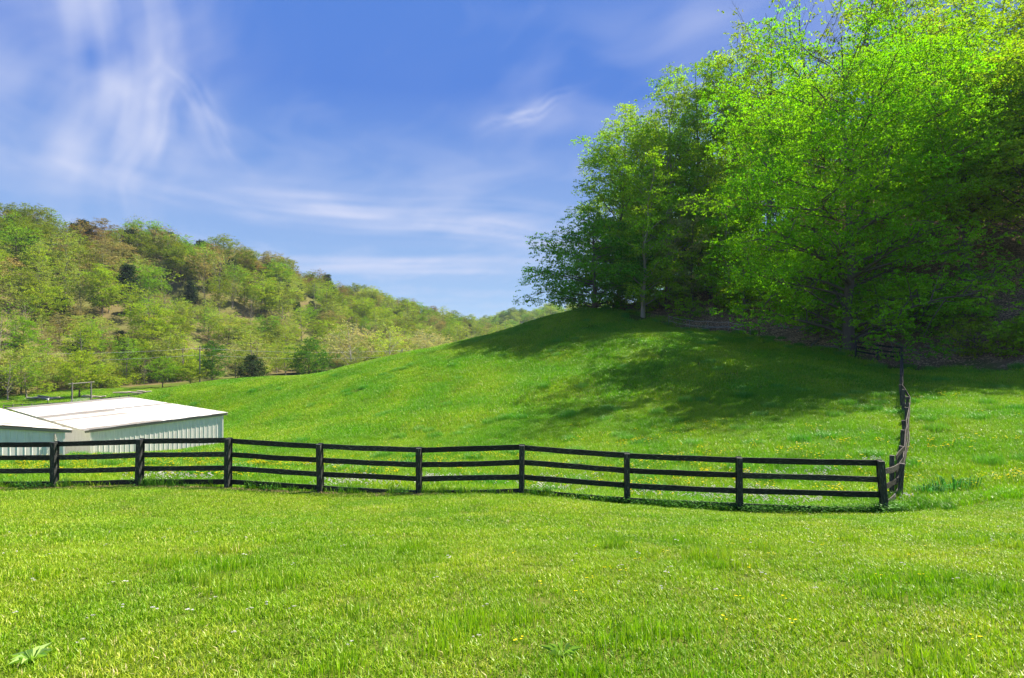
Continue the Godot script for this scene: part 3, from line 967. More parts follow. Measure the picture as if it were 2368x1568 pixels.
# ---------------------------------------------------------------- trees
func tree_shape(o: Dictionary) -> Array:
	# a tapered trunk, limbs and side branches, then leaves in clumps round the branches
	var rng := RandomNumberGenerator.new()
	rng.seed = o.seed
	var wood := MB.new()
	var h: float = o.h
	var w: float = o.w
	var cb: float = o.cb
	var r0: float = o.r
	var kind: int = o.get("shape", 0)
	var lean := Vector3(rng.randf_range(-0.06, 0.06), 0, rng.randf_range(-0.06, 0.06)) * h
	var stem := []
	var srad := []
	for i in 8:
		var k := i / 7.0
		stem.append(Vector3(0, -0.5 + k * (h * 0.93 + 0.5), 0) + lean * k * k + Vector3(rng.randf_range(-1, 1), 0, rng.randf_range(-1, 1)) * h * 0.012 * (1.0 if i > 0 else 0.0))
		srad.append(r0 * ((1.0 - k) * 0.9 + 0.06) * (1.35 if i == 0 else 1.0))
	var bark: Color = o.get("bark", Color(0.15, 0.12, 0.095))
	wood.rod(stem, srad, 8, bark, false)
	var on_stem := func(t: float) -> Vector3:
		var f := clampf(t, 0, 1) * 7.0
		var i := mini(int(f), 6)
		return (stem[i] as Vector3).lerp(stem[i + 1], f - i)
	var clumps := []          # centre, radius
	var limbs: int = o.limbs
	for i in limbs:
		var k := (i + rng.randf()) / limbs
		var t := lerpf(cb, 0.97, k)
		var env := 1.0
		if kind == 0: env = pow(maxf(0.02, sin(PI * (k * 0.86 + 0.13))), 0.75)
		elif kind == 1: env = pow(1.0 - k * 0.97, 0.85)
		elif kind == 2: env = pow(maxf(0.02, sin(PI * (k * 0.72 + 0.22))), 0.6) * (0.45 + 0.55 * minf(1.0, k * 2.2))
		elif kind == 4: env = pow(maxf(0.02, sin(PI * (k * 0.64 + 0.24))), 0.5)
		else: env = pow(maxf(0.02, sin(PI * (k * 0.80 + 0.19))), 0.5)
		var az := i * 2.399 + rng.randf_range(-0.5, 0.5)
		var reach := w * env * rng.randf_range(0.72, 1.10)
		var rise: float = o.get("rise", 0.12) * h * rng.randf_range(0.5, 1.2)
		var root: Vector3 = on_stem.call(maxf(t - rise / h, cb * 0.6))
		var tip := Vector3(cos(az) * reach, t * h, sin(az) * reach) + lean * t
		tip.y -= o.get("droop", 0.0) * reach * rng.randf_range(0.6, 1.2)
		var mid := root.lerp(tip, 0.5) + Vector3(rng.randf_range(-0.1, 0.1), rng.randf_range(0.02, 0.16), rng.randf_range(-0.1, 0.1)) * reach
		var pts := []
		for q in 5:
			var f := q / 4.0
			pts.append(root.lerp(mid, f).lerp(mid.lerp(tip, f), f) + Vector3(rng.randf_range(-1, 1), rng.randf_range(-1, 1), rng.randf_range(-1, 1)) * reach * 0.025)
		var lr := maxf(0.016 * h / 10.0, r0 * 0.42 * (1.0 - t * 0.75) * rng.randf_range(0.7, 1.1))
		wood.rod(pts, [lr, lr * 0.8, lr * 0.6, lr * 0.4, lr * 0.15], 5, bark, false)
		var subs: int = o.subs
		for j in subs:
			var f := lerpf(0.28, 1.0, (j + rng.randf()) / subs)
			var fi := mini(int(f * 4.0), 3)
			var p: Vector3 = (pts[fi] as Vector3).lerp(pts[fi + 1], f * 4.0 - fi)
			var out := (tip - root).normalized()
			var dir := (out * 0.7 + Vector3(rng.randf_range(-1, 1), rng.randf_range(-0.35, 0.75), rng.randf_range(-1, 1))).normalized()
			var sl := reach * rng.randf_range(0.16, 0.42)
			var e: Vector3 = p + dir * sl + Vector3.DOWN * o.get("droop", 0.0) * sl
			wood.rod([p, p.lerp(e, 0.5) + Vector3(0, sl * 0.08, 0), e], [lr * 0.42, lr * 0.26, lr * 0.06], 3, bark, false)
			clumps.append([p.lerp(e, 0.85), maxf(0.35, sl * rng.randf_range(0.35, 0.62))])
			if o.get("twigs", 0) > 0:
				for z in o.twigs:
					var a := p.lerp(e, rng.randf_range(0.3, 1.0))
					var d2 := (dir + Vector3(rng.randf_range(-1, 1), rng.randf_range(-0.4, 1.0), rng.randf_range(-1, 1))).normalized()
					var b := a + d2 * sl * rng.randf_range(0.3, 0.7)
					wood.rod([a, b], [lr * 0.16, lr * 0.05], 3, bark, false)
	var crown := MB.new()
	var leaves: int = o.leaves
	var ls: float = o.ls
	var flat: float = o.get("flat", 0.55)
	var total := 0.0
	for c in clumps: total += c[1] * c[1]
	var nv := leaves * 4
	crown.v.resize(nv); crown.c.resize(nv); crown.ix.resize(leaves * 6)
	var li := 0
	for ci in clumps.size():
		var c: Array = clumps[ci]
		var cnt := int(leaves * c[1] * c[1] / total)
		var hue := rng.randf_range(-1, 1)
		var val := rng.randf_range(0.80, 1.2)
		var cr := (1.0 + 0.16 * hue) * val
		var cg := val
		var ctr: Vector3 = c[0]
		var rad: float = c[1]
		var t_at := ctr
		var t_to := Vector3.ZERO
		var t_tone := 1.0
		for q in cnt:
			if li >= leaves: break
			if q % 11 == 0:
				var a := rng.randf() * TAU
				var rr := sqrt(rng.randf()) * rad
				t_at = ctr + Vector3(cos(a) * rr, rng.randfn(0.0, 0.5) * rad * flat - rr * rr / rad * 0.22, sin(a) * rr)
				t_to = Vector3(cos(a), rng.randf_range(-0.5, 0.25), sin(a)).rotated(Vector3.UP, rng.randf_range(-0.7, 0.7)) * ls * 4.5
				t_tone = rng.randf_range(0.85, 1.15)
			var p := t_at + t_to * rng.randf() + Vector3(rng.randf_range(-1, 1), rng.randf_range(-0.6, 0.6), rng.randf_range(-1, 1)) * ls * 0.8
			var nx := rng.randf_range(-0.9, 0.9)
			var nz := rng.randf_range(-0.9, 0.9)
			var nrm := Vector3(nx * 1.25, 0.75, nz * 1.25)
			var b := rng.randf() * TAU
			var ax := Vector3(cos(b), -0.25, sin(b)).cross(nrm).normalized() * ls * rng.randf_range(0.5, 1.45)
			var bx := ax.cross(nrm).normalized() * ax.length() * 0.38
			var f := rng.randf_range(0.75, 1.25) * t_tone * 0.65
			var col := Color(cr * f, cg * f, cg * f)
			var k := li * 4
			crown.v[k] = p - ax * 0.5; crown.v[k + 1] = p + bx - ax * 0.05; crown.v[k + 2] = p + ax * 0.5; crown.v[k + 3] = p - bx - ax * 0.05
			crown.c[k] = col; crown.c[k + 1] = col; crown.c[k + 2] = col; crown.c[k + 3] = col
			var m := li * 6
			crown.ix[m] = k; crown.ix[m + 1] = k + 1; crown.ix[m + 2] = k + 2; crown.ix[m + 3] = k; crown.ix[m + 4] = k + 2; crown.ix[m + 5] = k + 3
			li += 1
	crown.v.resize(li * 4); crown.c.resize(li * 4); crown.ix.resize(li * 6)
	return [wood.mesh(true), crown.mesh() if li > 0 else null]

var bark_m: StandardMaterial3D
func put_tree(called: String, label: String, shape: Array, leaf: Material, p: Vector3, turn: float, sc: Vector3, group := "", category := "tree", bark: Material = null) -> Node3D:
	var o := base(called, label, category, p, group)
	o.rotation.y = turn
	o.scale = sc
	part("trunk", shape[0], bark if bark else bark_m, o)
	if shape[1]: part("crown", shape[1], leaf, o)
	return o

func trees() -> void:
	var rng := RandomNumberGenerator.new()
	rng.seed = 4
	bark_m = mat(Color(1, 1, 1), 0.9, 0.2)
	var pale_bark := mat(Color(2.1, 2.2, 2.2), 0.9, 0.2)
	var glow := Color(0.82, 1.0, 0.14)
	var k1 := 1.0 / 0.65      # leaf tones in the crowns run from about 0.3 to 1, 0.65 on average
	var L := {  # near woods: leaf colours lightened to lift the shade under the trees
		"deep": leaf_mat(Color(0.150, 0.382, 0.016) * k1, glow),
		"maple": leaf_mat(Color(0.255, 0.510, 0.016) * k1, glow),
		"fresh": leaf_mat(Color(0.325, 0.515, 0.024) * k1, glow),
		"lime": leaf_mat(Color(0.385, 0.530, 0.040) * k1, glow),
		"pale": leaf_mat(Color(0.450, 0.520, 0.115) * k1, glow),
		"olive": leaf_mat(Color(0.341, 0.423, 0.034) * k1, glow),
		"tan": leaf_mat(Color(0.321, 0.307, 0.102) * k1, Color(0.7, 0.6, 0.3)),
		"rust": leaf_mat(Color(0.253, 0.218, 0.061) * k1, Color(0.7, 0.5, 0.25)),
		"cedar": leaf_mat(Color(0.041, 0.075, 0.019) * k1, Color(0.2, 0.25, 0.08)),
		"far_fresh": leaf_mat(Color(0.208, 0.354, 0.021) * k1, glow),  # tones for far trees, duller, without the shade lift of the near leaves
		"far_lime": leaf_mat(Color(0.322, 0.406, 0.031) * k1, glow),
		"far_olive": leaf_mat(Color(0.207, 0.242, 0.026) * k1, glow),
		"far_pale": leaf_mat(Color(0.354, 0.400, 0.094) * k1, glow),
		"dark": leaf_mat(Color(0.083, 0.195, 0.021) * k1, glow),
		"cream": leaf_mat(Color(0.450, 0.457, 0.171) * k1, Color(0.7, 0.65, 0.35)),
	}
	# --- woods on the pasture hill
	var big := tree_shape({"seed": 1, "h": 29.0, "w": 11.0, "cb": 0.075, "r": 0.5, "limbs": 64, "subs": 13, "leaves": 225000, "ls": 0.155, "shape": 4, "flat": 0.42, "droop": 0.06, "rise": 0.1})
	var broad := tree_shape({"seed": 2, "h": 14.0, "w": 8.6, "cb": 0.08, "r": 0.38, "limbs": 40, "subs": 10, "leaves": 72000, "ls": 0.19, "shape": 0, "flat": 0.6, "droop": 0.22, "rise": 0.16})
	var tall_a := tree_shape({"seed": 3, "h": 26.0, "w": 6.4, "cb": 0.16, "r": 0.36, "limbs": 40, "subs": 9, "leaves": 40000, "ls": 0.17, "shape": 3, "flat": 0.6, "rise": 0.12})
	var tall_d := tree_shape({"seed": 13, "h": 27.0, "w": 7.0, "cb": 0.10, "r": 0.38, "limbs": 46, "subs": 10, "leaves": 82000, "ls": 0.185, "shape": 4, "flat": 0.6, "rise": 0.12})
	var tall_e := tree_shape({"seed": 14, "h": 27.0, "w": 7.0, "cb": 0.30, "r": 0.36, "limbs": 40, "subs": 10, "leaves": 72000, "ls": 0.185, "shape": 4, "flat": 0.55, "rise": 0.14})
	var tall_b := tree_shape({"seed": 5, "h": 24.0, "w": 5.4, "cb": 0.30, "r": 0.32, "limbs": 32, "subs": 9, "leaves": 26000, "ls": 0.19, "shape": 2, "flat": 0.6, "rise": 0.16})
	var slim := tree_shape({"seed": 6, "h": 22.0, "w": 4.2, "cb": 0.12, "r": 0.26, "limbs": 30, "subs": 6, "leaves": 20000, "ls": 0.19, "shape": 3, "flat": 0.6, "rise": 0.08})
	var layer := tree_shape({"seed": 7, "h": 9.0, "w": 4.6, "cb": 0.12, "r": 0.13, "limbs": 18, "subs": 7, "leaves": 12000, "ls": 0.15, "shape": 0, "flat": 0.28, "droop": 0.05, "rise": 0.08})
	var shrub := tree_shape({"seed": 8, "h": 3.0, "w": 1.9, "cb": 0.1, "r": 0.05, "limbs": 14, "subs": 4, "leaves": 2600, "ls": 0.16, "shape": 0, "flat": 0.6, "rise": 0.2})
	var bare := tree_shape({"seed": 9, "h": 24.0, "w": 6.0, "cb": 0.36, "r": 0.3, "limbs": 20, "subs": 8, "twigs": 5, "leaves": 1500, "ls": 0.25, "shape": 2, "rise": 0.2, "bark": Color(0.19, 0.165, 0.145)})
	var edge := []
	# the trees one can point at: frame x, distance, shape, leaf, height scale, width scale, label
	for q in [
		[1966, 56.0, big, "maple", 1.08, 1.03, "huge round bright green maple overhanging the black fence end", 0.4, bark_m],
		[1374, 83.5, broad, "deep", 1.05, 0.90, "broad dark green drooping tree at the crest end of the woods", 1.9, bark_m],
		[1428, 89.0, tall_d, "fresh", 1.02, 1.05, "tall full crowned green tree rising just behind the drooping crest tree", 3.1, bark_m],
		[1487, 77.0, slim, "fresh", 1.0, 1.0, "slim light green tree with a pale straight trunk at the pasture edge", 0.2, pale_bark],
		[1548, 86.0, tall_a, "lime", 1.22, 1.0, "tall open crowned yellow green tree with its grey trunk showing through", 2.2, pale_bark],
		[1600, 80.0, layer, "cream", 1.7, 0.9, "pale cream budding tree between the slim pale trunk and the big maple", 1.0, bark_m],
		[2235, 62.0, tall_e, "fresh", 0.92, 1.2, "sunlit fresh green tree standing beside the big maple on the wooded bank", 4.0, bark_m],
		[2380, 56.0, tall_e, "lime", 0.85, 1.1, "pale lime tree on the wooded bank beyond the fresh green tree", 5.1, bark_m],
		[1780, 84.0, bare, "olive", 1.62, 1.3, "tall leafless grey tree on the bank above the big maple", 0.5, bark_m],
		[1880, 86.0, bare, "olive", 1.6, 1.4, "leafless forked grey tree rising behind the big maple's top", 2.5, bark_m],
		[1990, 84.0, bare, "olive", 1.55, 1.3, "leafless dark tree on the bank between maple and pale lime trees", 4.4, bark_m],
		[2150, 76.0, tall_a, "pale", 1.1, 1.25, "tall pale green tree up the bank behind the fresh green tree", 1.4, bark_m],
		[2290, 78.0, tall_d, "lime", 1.15, 1.25, "tall sunlit lime tree high up the bank", 2.9, bark_m],
		[1690, 88.0, tall_d, "lime", 1.25, 1.0, "tall yellow green tree on the bank left of the big maple".replace("left of", "behind"), 2.9, bark_m],
		[1480, 93.0, tall_d, "lime", 1.12, 1.0, "tall yellow green tree filling in behind the slim pale trunk", 5.2, bark_m],
		[1620, 90.0, tall_d, "fresh", 1.22, 0.95, "tall fresh green tree behind the pale cream budding tree", 0.9, bark_m],
		[2070, 88.0, tall_d, "lime", 1.35, 1.15, "tall dense yellow green tree topping the bank above the big maple", 3.7, bark_m],
		[1640, 80.0, layer, "lime", 1.2, 1.1, "layered low yellow green understory tree above the wire fence", 0.0, bark_m],
		[1540, 80.0, layer, "lime", 1.0, 1.0, "low spreading yellow green tree next to the slim pale trunk", 2.0, bark_m],
		[1720, 72.0, layer, "fresh", 1.1, 1.0, "low fresh green layered tree between wire fence and big maple", 4.0, bark_m],
		[1690, 76.0, slim, "maple", 0.75, 0.9, "slender green tree with twin grey stems above the wire fence", 3.0, pale_bark],
	]:
		var p := at(q[0], q[1])
		edge.append(p)
		put_tree("woodland_tree", q[6], q[2], L[q[3]], gp(p.x, p.y), q[7], Vector3(q[5], q[4], q[5]), "", "tree", q[8])
	# the rest of the wood, rank behind rank up the bank
	var d := 40.0
	while d < 140.0:
		var x := wood_edge(d) + 4.0
		while x < minf(wood_edge(d) + 40.0, d * 0.90 + 10.0):
			var xx := x + rng.randf_range(-2.6, 2.6)
			var dd := d + rng.randf_range(-2.6, 2.6)
			x += 9.2
			if xx < wood_edge(dd) + 2.5: continue
			if xx / dd > 0.98: continue
			var near := false
			for e in edge:
				if (e as Vector2).distance_to(Vector2(xx, dd)) < 4.2: near = true
			if near: continue
			if Vector2(xx, dd).distance_to((edge[0] as Vector2) + Vector2(2.5, 2.0)) < 10.5: continue
			var pick := rng.randf()
			var deep := xx - wood_edge(dd)
			if deep < 11.0 and dd < 80.0 and rng.randf() < 0.65: continue
			if deep < 24.0 and xx / dd > 0.70 and dd < 66.0: continue
			var sh: Array
			var lf: String
			var lab: String
			if pick < 0.10 and deep > 18.0: sh = bare; lf = "olive"; lab = "nearly leafless grey tree standing up the wooded bank"
			elif pick < 0.40: sh = tall_a; lf = "fresh"; lab = "full crowned fresh green tree standing up the wooded bank"
			elif pick < 0.62: sh = tall_b; lf = "lime"; lab = "open crowned yellow green tree standing up the wooded bank"
			elif pick < 0.78: sh = slim; lf = "pale"; lab = "narrow pale green tree standing up the wooded bank"
			elif pick < 0.90: sh = tall_a; lf = "olive"; lab = "full crowned olive green tree standing up the wooded bank"
			else: sh = layer; lf = "fresh"; lab = "low layered green understory tree on the wooded bank"
			var s := rng.randf_range(0.85, 1.15)
			if deep < 8.0 and sh != layer: s *= 0.8
			# a gap in the wood through which the sun reaches the pasture
			var gap := Vector2(xx - 11.0, dd - 60.0)
			var along := gap.dot(Vector2(0.77, 0.638))
			var gap2 := Vector2(xx, dd) - (edge[0] as Vector2)
			var along2 := gap2.dot(Vector2(0.77, 0.638))
			if along2 > 0.0 and along2 < 42.0 and absf(gap2.x * 0.638 - gap2.y * 0.77) < 8.0:
				s = minf(s, (along2 * 1.19 + 5.0 - gh(xx, dd)) / 26.0)
				if s < 0.35: continue
			if along > 0.0 and absf(gap.x * 0.638 - gap.y * 0.77) < 5.0:
				s = minf(s, (along * 1.15 - gh(xx, dd) - 1.0) / 26.0)
				if s < 0.35: continue
			put_tree("woodland_tree", lab, sh, L[lf], gp(xx, dd), rng.randf() * TAU, Vector3(s * rng.randf_range(0.9, 1.2), s, s * rng.randf_range(0.9, 1.2)), lab.replace(" tree", " trees"))
		d += 8.2
	# understory shrubs along the foot of the woods
	for i in 46:
		var dd := rng.randf_range(42.0, 90.0)
		var xx := wood_edge(dd) + rng.randf_range(0.5, 12.0)
		if xx / dd > 0.95 or Vector2(xx, dd).distance_to(Vector2(31.5, 52.5)) < 6.0: continue
		var s := rng.randf_range(0.5, 1.3)
		var lf: String = ["fresh", "maple", "olive", "lime"][i % 4]
		var word: String = ["fresh green", "deep green", "olive", "yellow green"][i % 4]
		put_tree("woodland_shrub", "small %s leafy shrub rising from the dead leaves at the woods' foot" % word, shrub, L[lf], gp(xx, dd), rng.randf() * TAU, Vector3(s, s, s), "%s shrubs at the foot of the woods" % word, "shrub")
	# fallen branches
	for i in 9:
		var dd := rng.randf_range(50.0, 74.0)
		var xx := wood_edge(dd) + rng.randf_range(0.3, 5.0)
		var a := rng.randf() * TAU
		var g := gp(xx, dd)
		var br := base("fallen_branch", "bare grey branch lying on the dead leaves at the foot of the woods", "branch", g, "fallen branches under the woods")
		var m := MB.new()
		var ln := rng.randf_range(1.0, 2.6)
		var e0 := gp(xx - cos(a) * ln, dd - sin(a) * ln) - g + Vector3.UP * 0.06
		var e1 := gp(xx + cos(a) * ln, dd + sin(a) * ln) - g + Vector3.UP * 0.08
		m.rod([e0, Vector3(0.1, 0.12, 0.05), e1], [0.09, 0.065, 0.02], 6, Color(0.24, 0.2, 0.17))
		m.rod([Vector3(0.1, 0.12, 0.05), e1 * 0.5 + Vector3(0.3, 0.55, 0.3)], [0.045, 0.01], 5, Color(0.24, 0.2, 0.17))
		part("stem", m.mesh(true), bark_m, br)
	# --- across the valley
	var fr := {"seed": 21, "h": 15.0, "w": 6.0, "cb": 0.22, "r": 0.24, "limbs": 26, "subs": 7, "leaves": 15000, "ls": 0.25, "shape": 0, "flat": 0.6, "rise": 0.14}
	var far_round := []
	for i in 3:
		var q := fr.duplicate()
		q.seed = 21 + i; q.w = [6.2, 5.0, 6.8][i]; q.shape = [0, 3, 2][i]; q.h = [14.0, 16.0, 15.0][i]
		far_round.append(tree_shape(q))
	var far_open := tree_shape({"seed": 31, "h": 16.0, "w": 5.4, "cb": 0.3, "r": 0.22, "limbs": 22, "subs": 7, "twigs": 2, "leaves": 6500, "ls": 0.25, "shape": 2, "flat": 0.7, "rise": 0.18, "bark": Color(0.24, 0.21, 0.18)})
	var far_open2 := tree_shape({"seed": 32, "h": 15.0, "w": 4.6, "cb": 0.25, "r": 0.2, "limbs": 24, "subs": 6, "twigs": 2, "leaves": 5000, "ls": 0.24, "shape": 0, "flat": 0.7, "rise": 0.2, "bark": Color(0.26, 0.22, 0.19)})
	var far_bare := tree_shape({"seed": 33, "h": 15.0, "w": 4.8, "cb": 0.3, "r": 0.2, "limbs": 24, "subs": 8, "twigs": 4, "leaves": 500, "ls": 0.4, "shape": 2, "rise": 0.2, "bark": Color(0.30, 0.255, 0.22)})
	var far_cedar := tree_shape({"seed": 34, "h": 9.0, "w": 3.0, "cb": 0.04, "r": 0.16, "limbs": 46, "subs": 4, "leaves": 10000, "ls": 0.28, "shape": 1, "flat": 0.7, "rise": 0.03})
	var sycamore := tree_shape({"seed": 35, "h": 18.0, "w": 7.0, "cb": 0.22, "r": 0.30, "limbs": 22, "subs": 8, "twigs": 3, "leaves": 6000, "ls": 0.30, "shape": 2, "flat": 0.7, "rise": 0.22, "bark": Color(0.50, 0.46, 0.40)})
	var globe := tree_shape({"seed": 41, "h": 9.8, "w": 4.4, "cb": 0.24, "r": 0.17, "limbs": 34, "subs": 7, "leaves": 13000, "ls": 0.19, "shape": 0, "flat": 0.6, "rise": 0.16})
	var dome := tree_shape({"seed": 42, "h": 7.6, "w": 3.1, "cb": 0.02, "r": 0.16, "limbs": 50, "subs": 5, "leaves": 14000, "ls": 0.20, "shape": 0, "flat": 0.8, "rise": 0.05})
	for q in [
		[184, 122.0, globe, "far_lime", 1.0, 1.0, "round light green tree standing behind the farm gate frame"],
		[582, 148.0, dome, "cedar", 1.05, 1.0, "squat dark evergreen cedar at the crest of the pasture"],
		[714, 156.0, globe, "dark", 1.3, 1.25, "compact dark green tree behind the pasture crest"],
		[490, 150.0, far_round[1], "dark", 0.72, 0.62, "narrow bright green tree at the foot of the far hill"],
		[376, 142.0, globe, "far_fresh", 0.78, 0.8, "small fresh green tree behind the board stack"],
		[440, 145.0, globe, "far_lime", 0.65, 0.66, "small yellow green tree beside the slim utility pole"],
		[18, 118.0, far_bare, "olive", 0.56, 0.7, "small pale nearly bare tree by the paddock fence"],
		[60, 122.0, far_open, "far_fresh", 0.5, 0.7, "low open green tree beside the heap of split logs"],
		[812, 182.0, sycamore, "cream", 0.95, 1.0, "cream budding sycamore with white limbs behind the pasture crest"],
		[900, 190.0, sycamore, "pale", 0.9, 1.0, "pale green sycamore next to the valley utility pole"],
		[985, 205.0, sycamore, "cream", 0.9, 1.0, "cream sycamore beyond the valley utility pole"],
		[866, 176.0, dome, "cedar", 0.9, 1.2, "rounded dark evergreen bush in the valley below the sycamores"],
		[660, 168.0, far_open, "far_lime", 0.7, 0.9, "open yellow green tree between the cedar and the compact dark tree"],
		[1060, 225.0, far_bare, "tan", 0.8, 1.1, "bare grey multi stemmed tree behind the pasture crest"],
	]:
		var p := at(q[0], q[1])
		put_tree("valley_tree", q[6], q[2], L[q[3]], gp(p.x, p.y), rng.randf() * TAU, Vector3(q[5], q[4], q[5]))
	for i in 54:
		var p := hill(rng.randf_range(-60.0, 150.0), rng.randf_range(-5.0, 9.0))
		var u := p.x / -p.z
		if u < -0.9: continue
		var sc := rng.randf_range(0.7, 1.7)
		var lf: String = ["far_fresh", "far_lime", "far_olive", "far_pale"][i % 4]
		var word: String = ["fresh green", "yellow green", "olive", "pale green"][i % 4]
		put_tree("hillside_shrub", "%s bush in the undergrowth at the foot of the far hill" % word, shrub, L[lf], p, rng.randf() * TAU, Vector3(sc * 1.3, sc, sc * 1.3), "%s bushes at the foot of the far hill" % word, "shrub")
	# far bank: the 300 nearest as trees, the rest as one wood
	var spots := []
	var t := -70.0
	var patch := FastNoiseLite.new(); patch.seed = 12; patch.frequency = 0.03
	while t < 520.0:
		var stp := 6.1 + maxf(0.0, t) * 0.006
		var s := -2.0
		while s < 118.0:
			var tt := t + rng.randf_range(-0.5, 0.5) * stp
			var ss := s + rng.randf_range(-0.5, 0.5) * stp
			s += stp
			var p := hill(tt, ss)
			var u := p.x / -p.z
			if u < -0.93 or u > 0.30: continue
			if ss < 66.0 and patch.get_noise_2d(tt * 2.0 + 500.0, ss * 2.0) > 0.12 and rng.randf() < 0.6: continue
			spots.append([p.length(), p, ss / 104.0, patch.get_noise_2d(tt, ss), rng.randf(), tt])
		t += stp
	# trees along the stream on the valley floor
	for i in 120:
		var u := rng.randf_range(-0.5, 0.12)
		var dd := rng.randf_range(160.0, 460.0)
		var p := gp(u * dd, dd)
		p.y = minf(p.y, -9.4)
		if (Vector2(p.x, dd) - HO).dot(HN) > 0.0 or p.x > 40.0: continue
		spots.append([p.length(), p, -0.2, 0.0, rng.randf(), 0.0])
	spots.sort_custom(func(a, b): return a[0] < b[0])
	var shapes := {"round": far_round[0], "upright": far_round[1], "spreading": far_round[2], "open": far_open, "sparse": far_open2, "bare": far_bare, "conical": far_cedar}
	var rest := {}
	var made := 0
	for q in spots:
		var r: float = q[4]
		var up: float = q[2]
		var nz: float = q[3]
		var sh := "round"
		var lf := "olive"
		if up < 0.0:
			sh = ["open", "sparse", "open", "round", "bare"][int(r * 4.99)]
			lf = ["cream", "far_pale", "far_pale", "far_lime", "tan"][int(fposmod(r * 37.0, 1.0) * 4.99)]
		elif up > 0.62 + nz * 0.15:
			sh = ["round", "upright", "spreading", "open", "conical", "spreading", "sparse", "conical", "bare"][int(r * 8.99)]
			lf = ["far_olive", "rust", "far_olive", "far_fresh", "far_olive", "tan"][int(fposmod(r * 37.0, 1.0) * 5.99)]
		else:
			sh = ["round", "open", "sparse", "spreading", "open", "sparse", "bare", "bare", "upright", "open", "conical"][int(r * 10.99)]
			lf = ["far_lime", "far_olive", "far_pale", "far_lime", "far_fresh", "tan", "far_pale"][int(fposmod(r * 37.0 + nz, 1.0) * 6.99)]
		if sh == "conical": lf = "cedar"
		var sc := lerpf(0.5, 1.12, pow(fposmod(r * 91.0, 1.0), 1.4)) * (1.05 if up > 0.3 else 0.9)
		if sh == "conical": sc *= 1.25
		var w := sc * lerpf(0.85, 1.2, fposmod(r * 53.0, 1.0))
		var b := Basis(Vector3.UP, r * 200.0).scaled(Vector3(w, sc, w))
		if made < 300 and (q[1] as Vector3).z > -420.0:
			made += 1
			var word: String = {"far_lime": "yellow green", "far_olive": "olive green", "far_pale": "pale green", "far_fresh": "fresh green", "tan": "tan budding", "rust": "brown budding", "cedar": "dark evergreen", "cream": "cream budding"}[lf]
			var place := "on the valley floor" if up < 0.0 else ("high on the far hillside" if up > 0.62 else "low on the far hillside")
			put_tree("hillside_tree", "%s %s crowned tree growing %s" % [word, sh, place], shapes[sh], L[lf], q[1] - Vector3(0, 0.2, 0), r * 200.0, Vector3(w, sc, w), "%s %s trees %s" % [word, sh, place])
		else:
			var key := sh + "/" + lf
			if not rest.has(key): rest[key] = []
			rest[key].append(Transform3D(b, q[1] - Vector3(0, 0.2, 0)))
	for i in 420:
		var p := far_hill(rng.randf_range(0.2, 0.62), rng.randf_range(0.05, 0.95))
		var sc := rng.randf_range(0.8, 1.2)
		var key: String = ["round/far_fresh", "spreading/far_lime", "upright/far_olive", "round/far_fresh", "spreading/far_pale"][i % 5]
		if not rest.has(key): rest[key] = []
		rest[key].append(Transform3D(Basis(Vector3.UP, rng.randf() * TAU).scaled(Vector3(sc, sc, sc)), p - Vector3(0, 0.5, 0)))
	var wood := stuff("distant_woods", "far spring woods covering the receding hills down the valley", "woods")
	for key in rest:
		var kk: PackedStringArray = key.split("/")
		var tints := []
		for z in rest[key]: tints.append(Color.WHITE)
		multi("trunks", shapes[kk[0]][0], bark_m, rest[key], tints, wood)
		multi("crowns", shapes[kk[0]][1], L[kk[1]], rest[key], tints, wood)

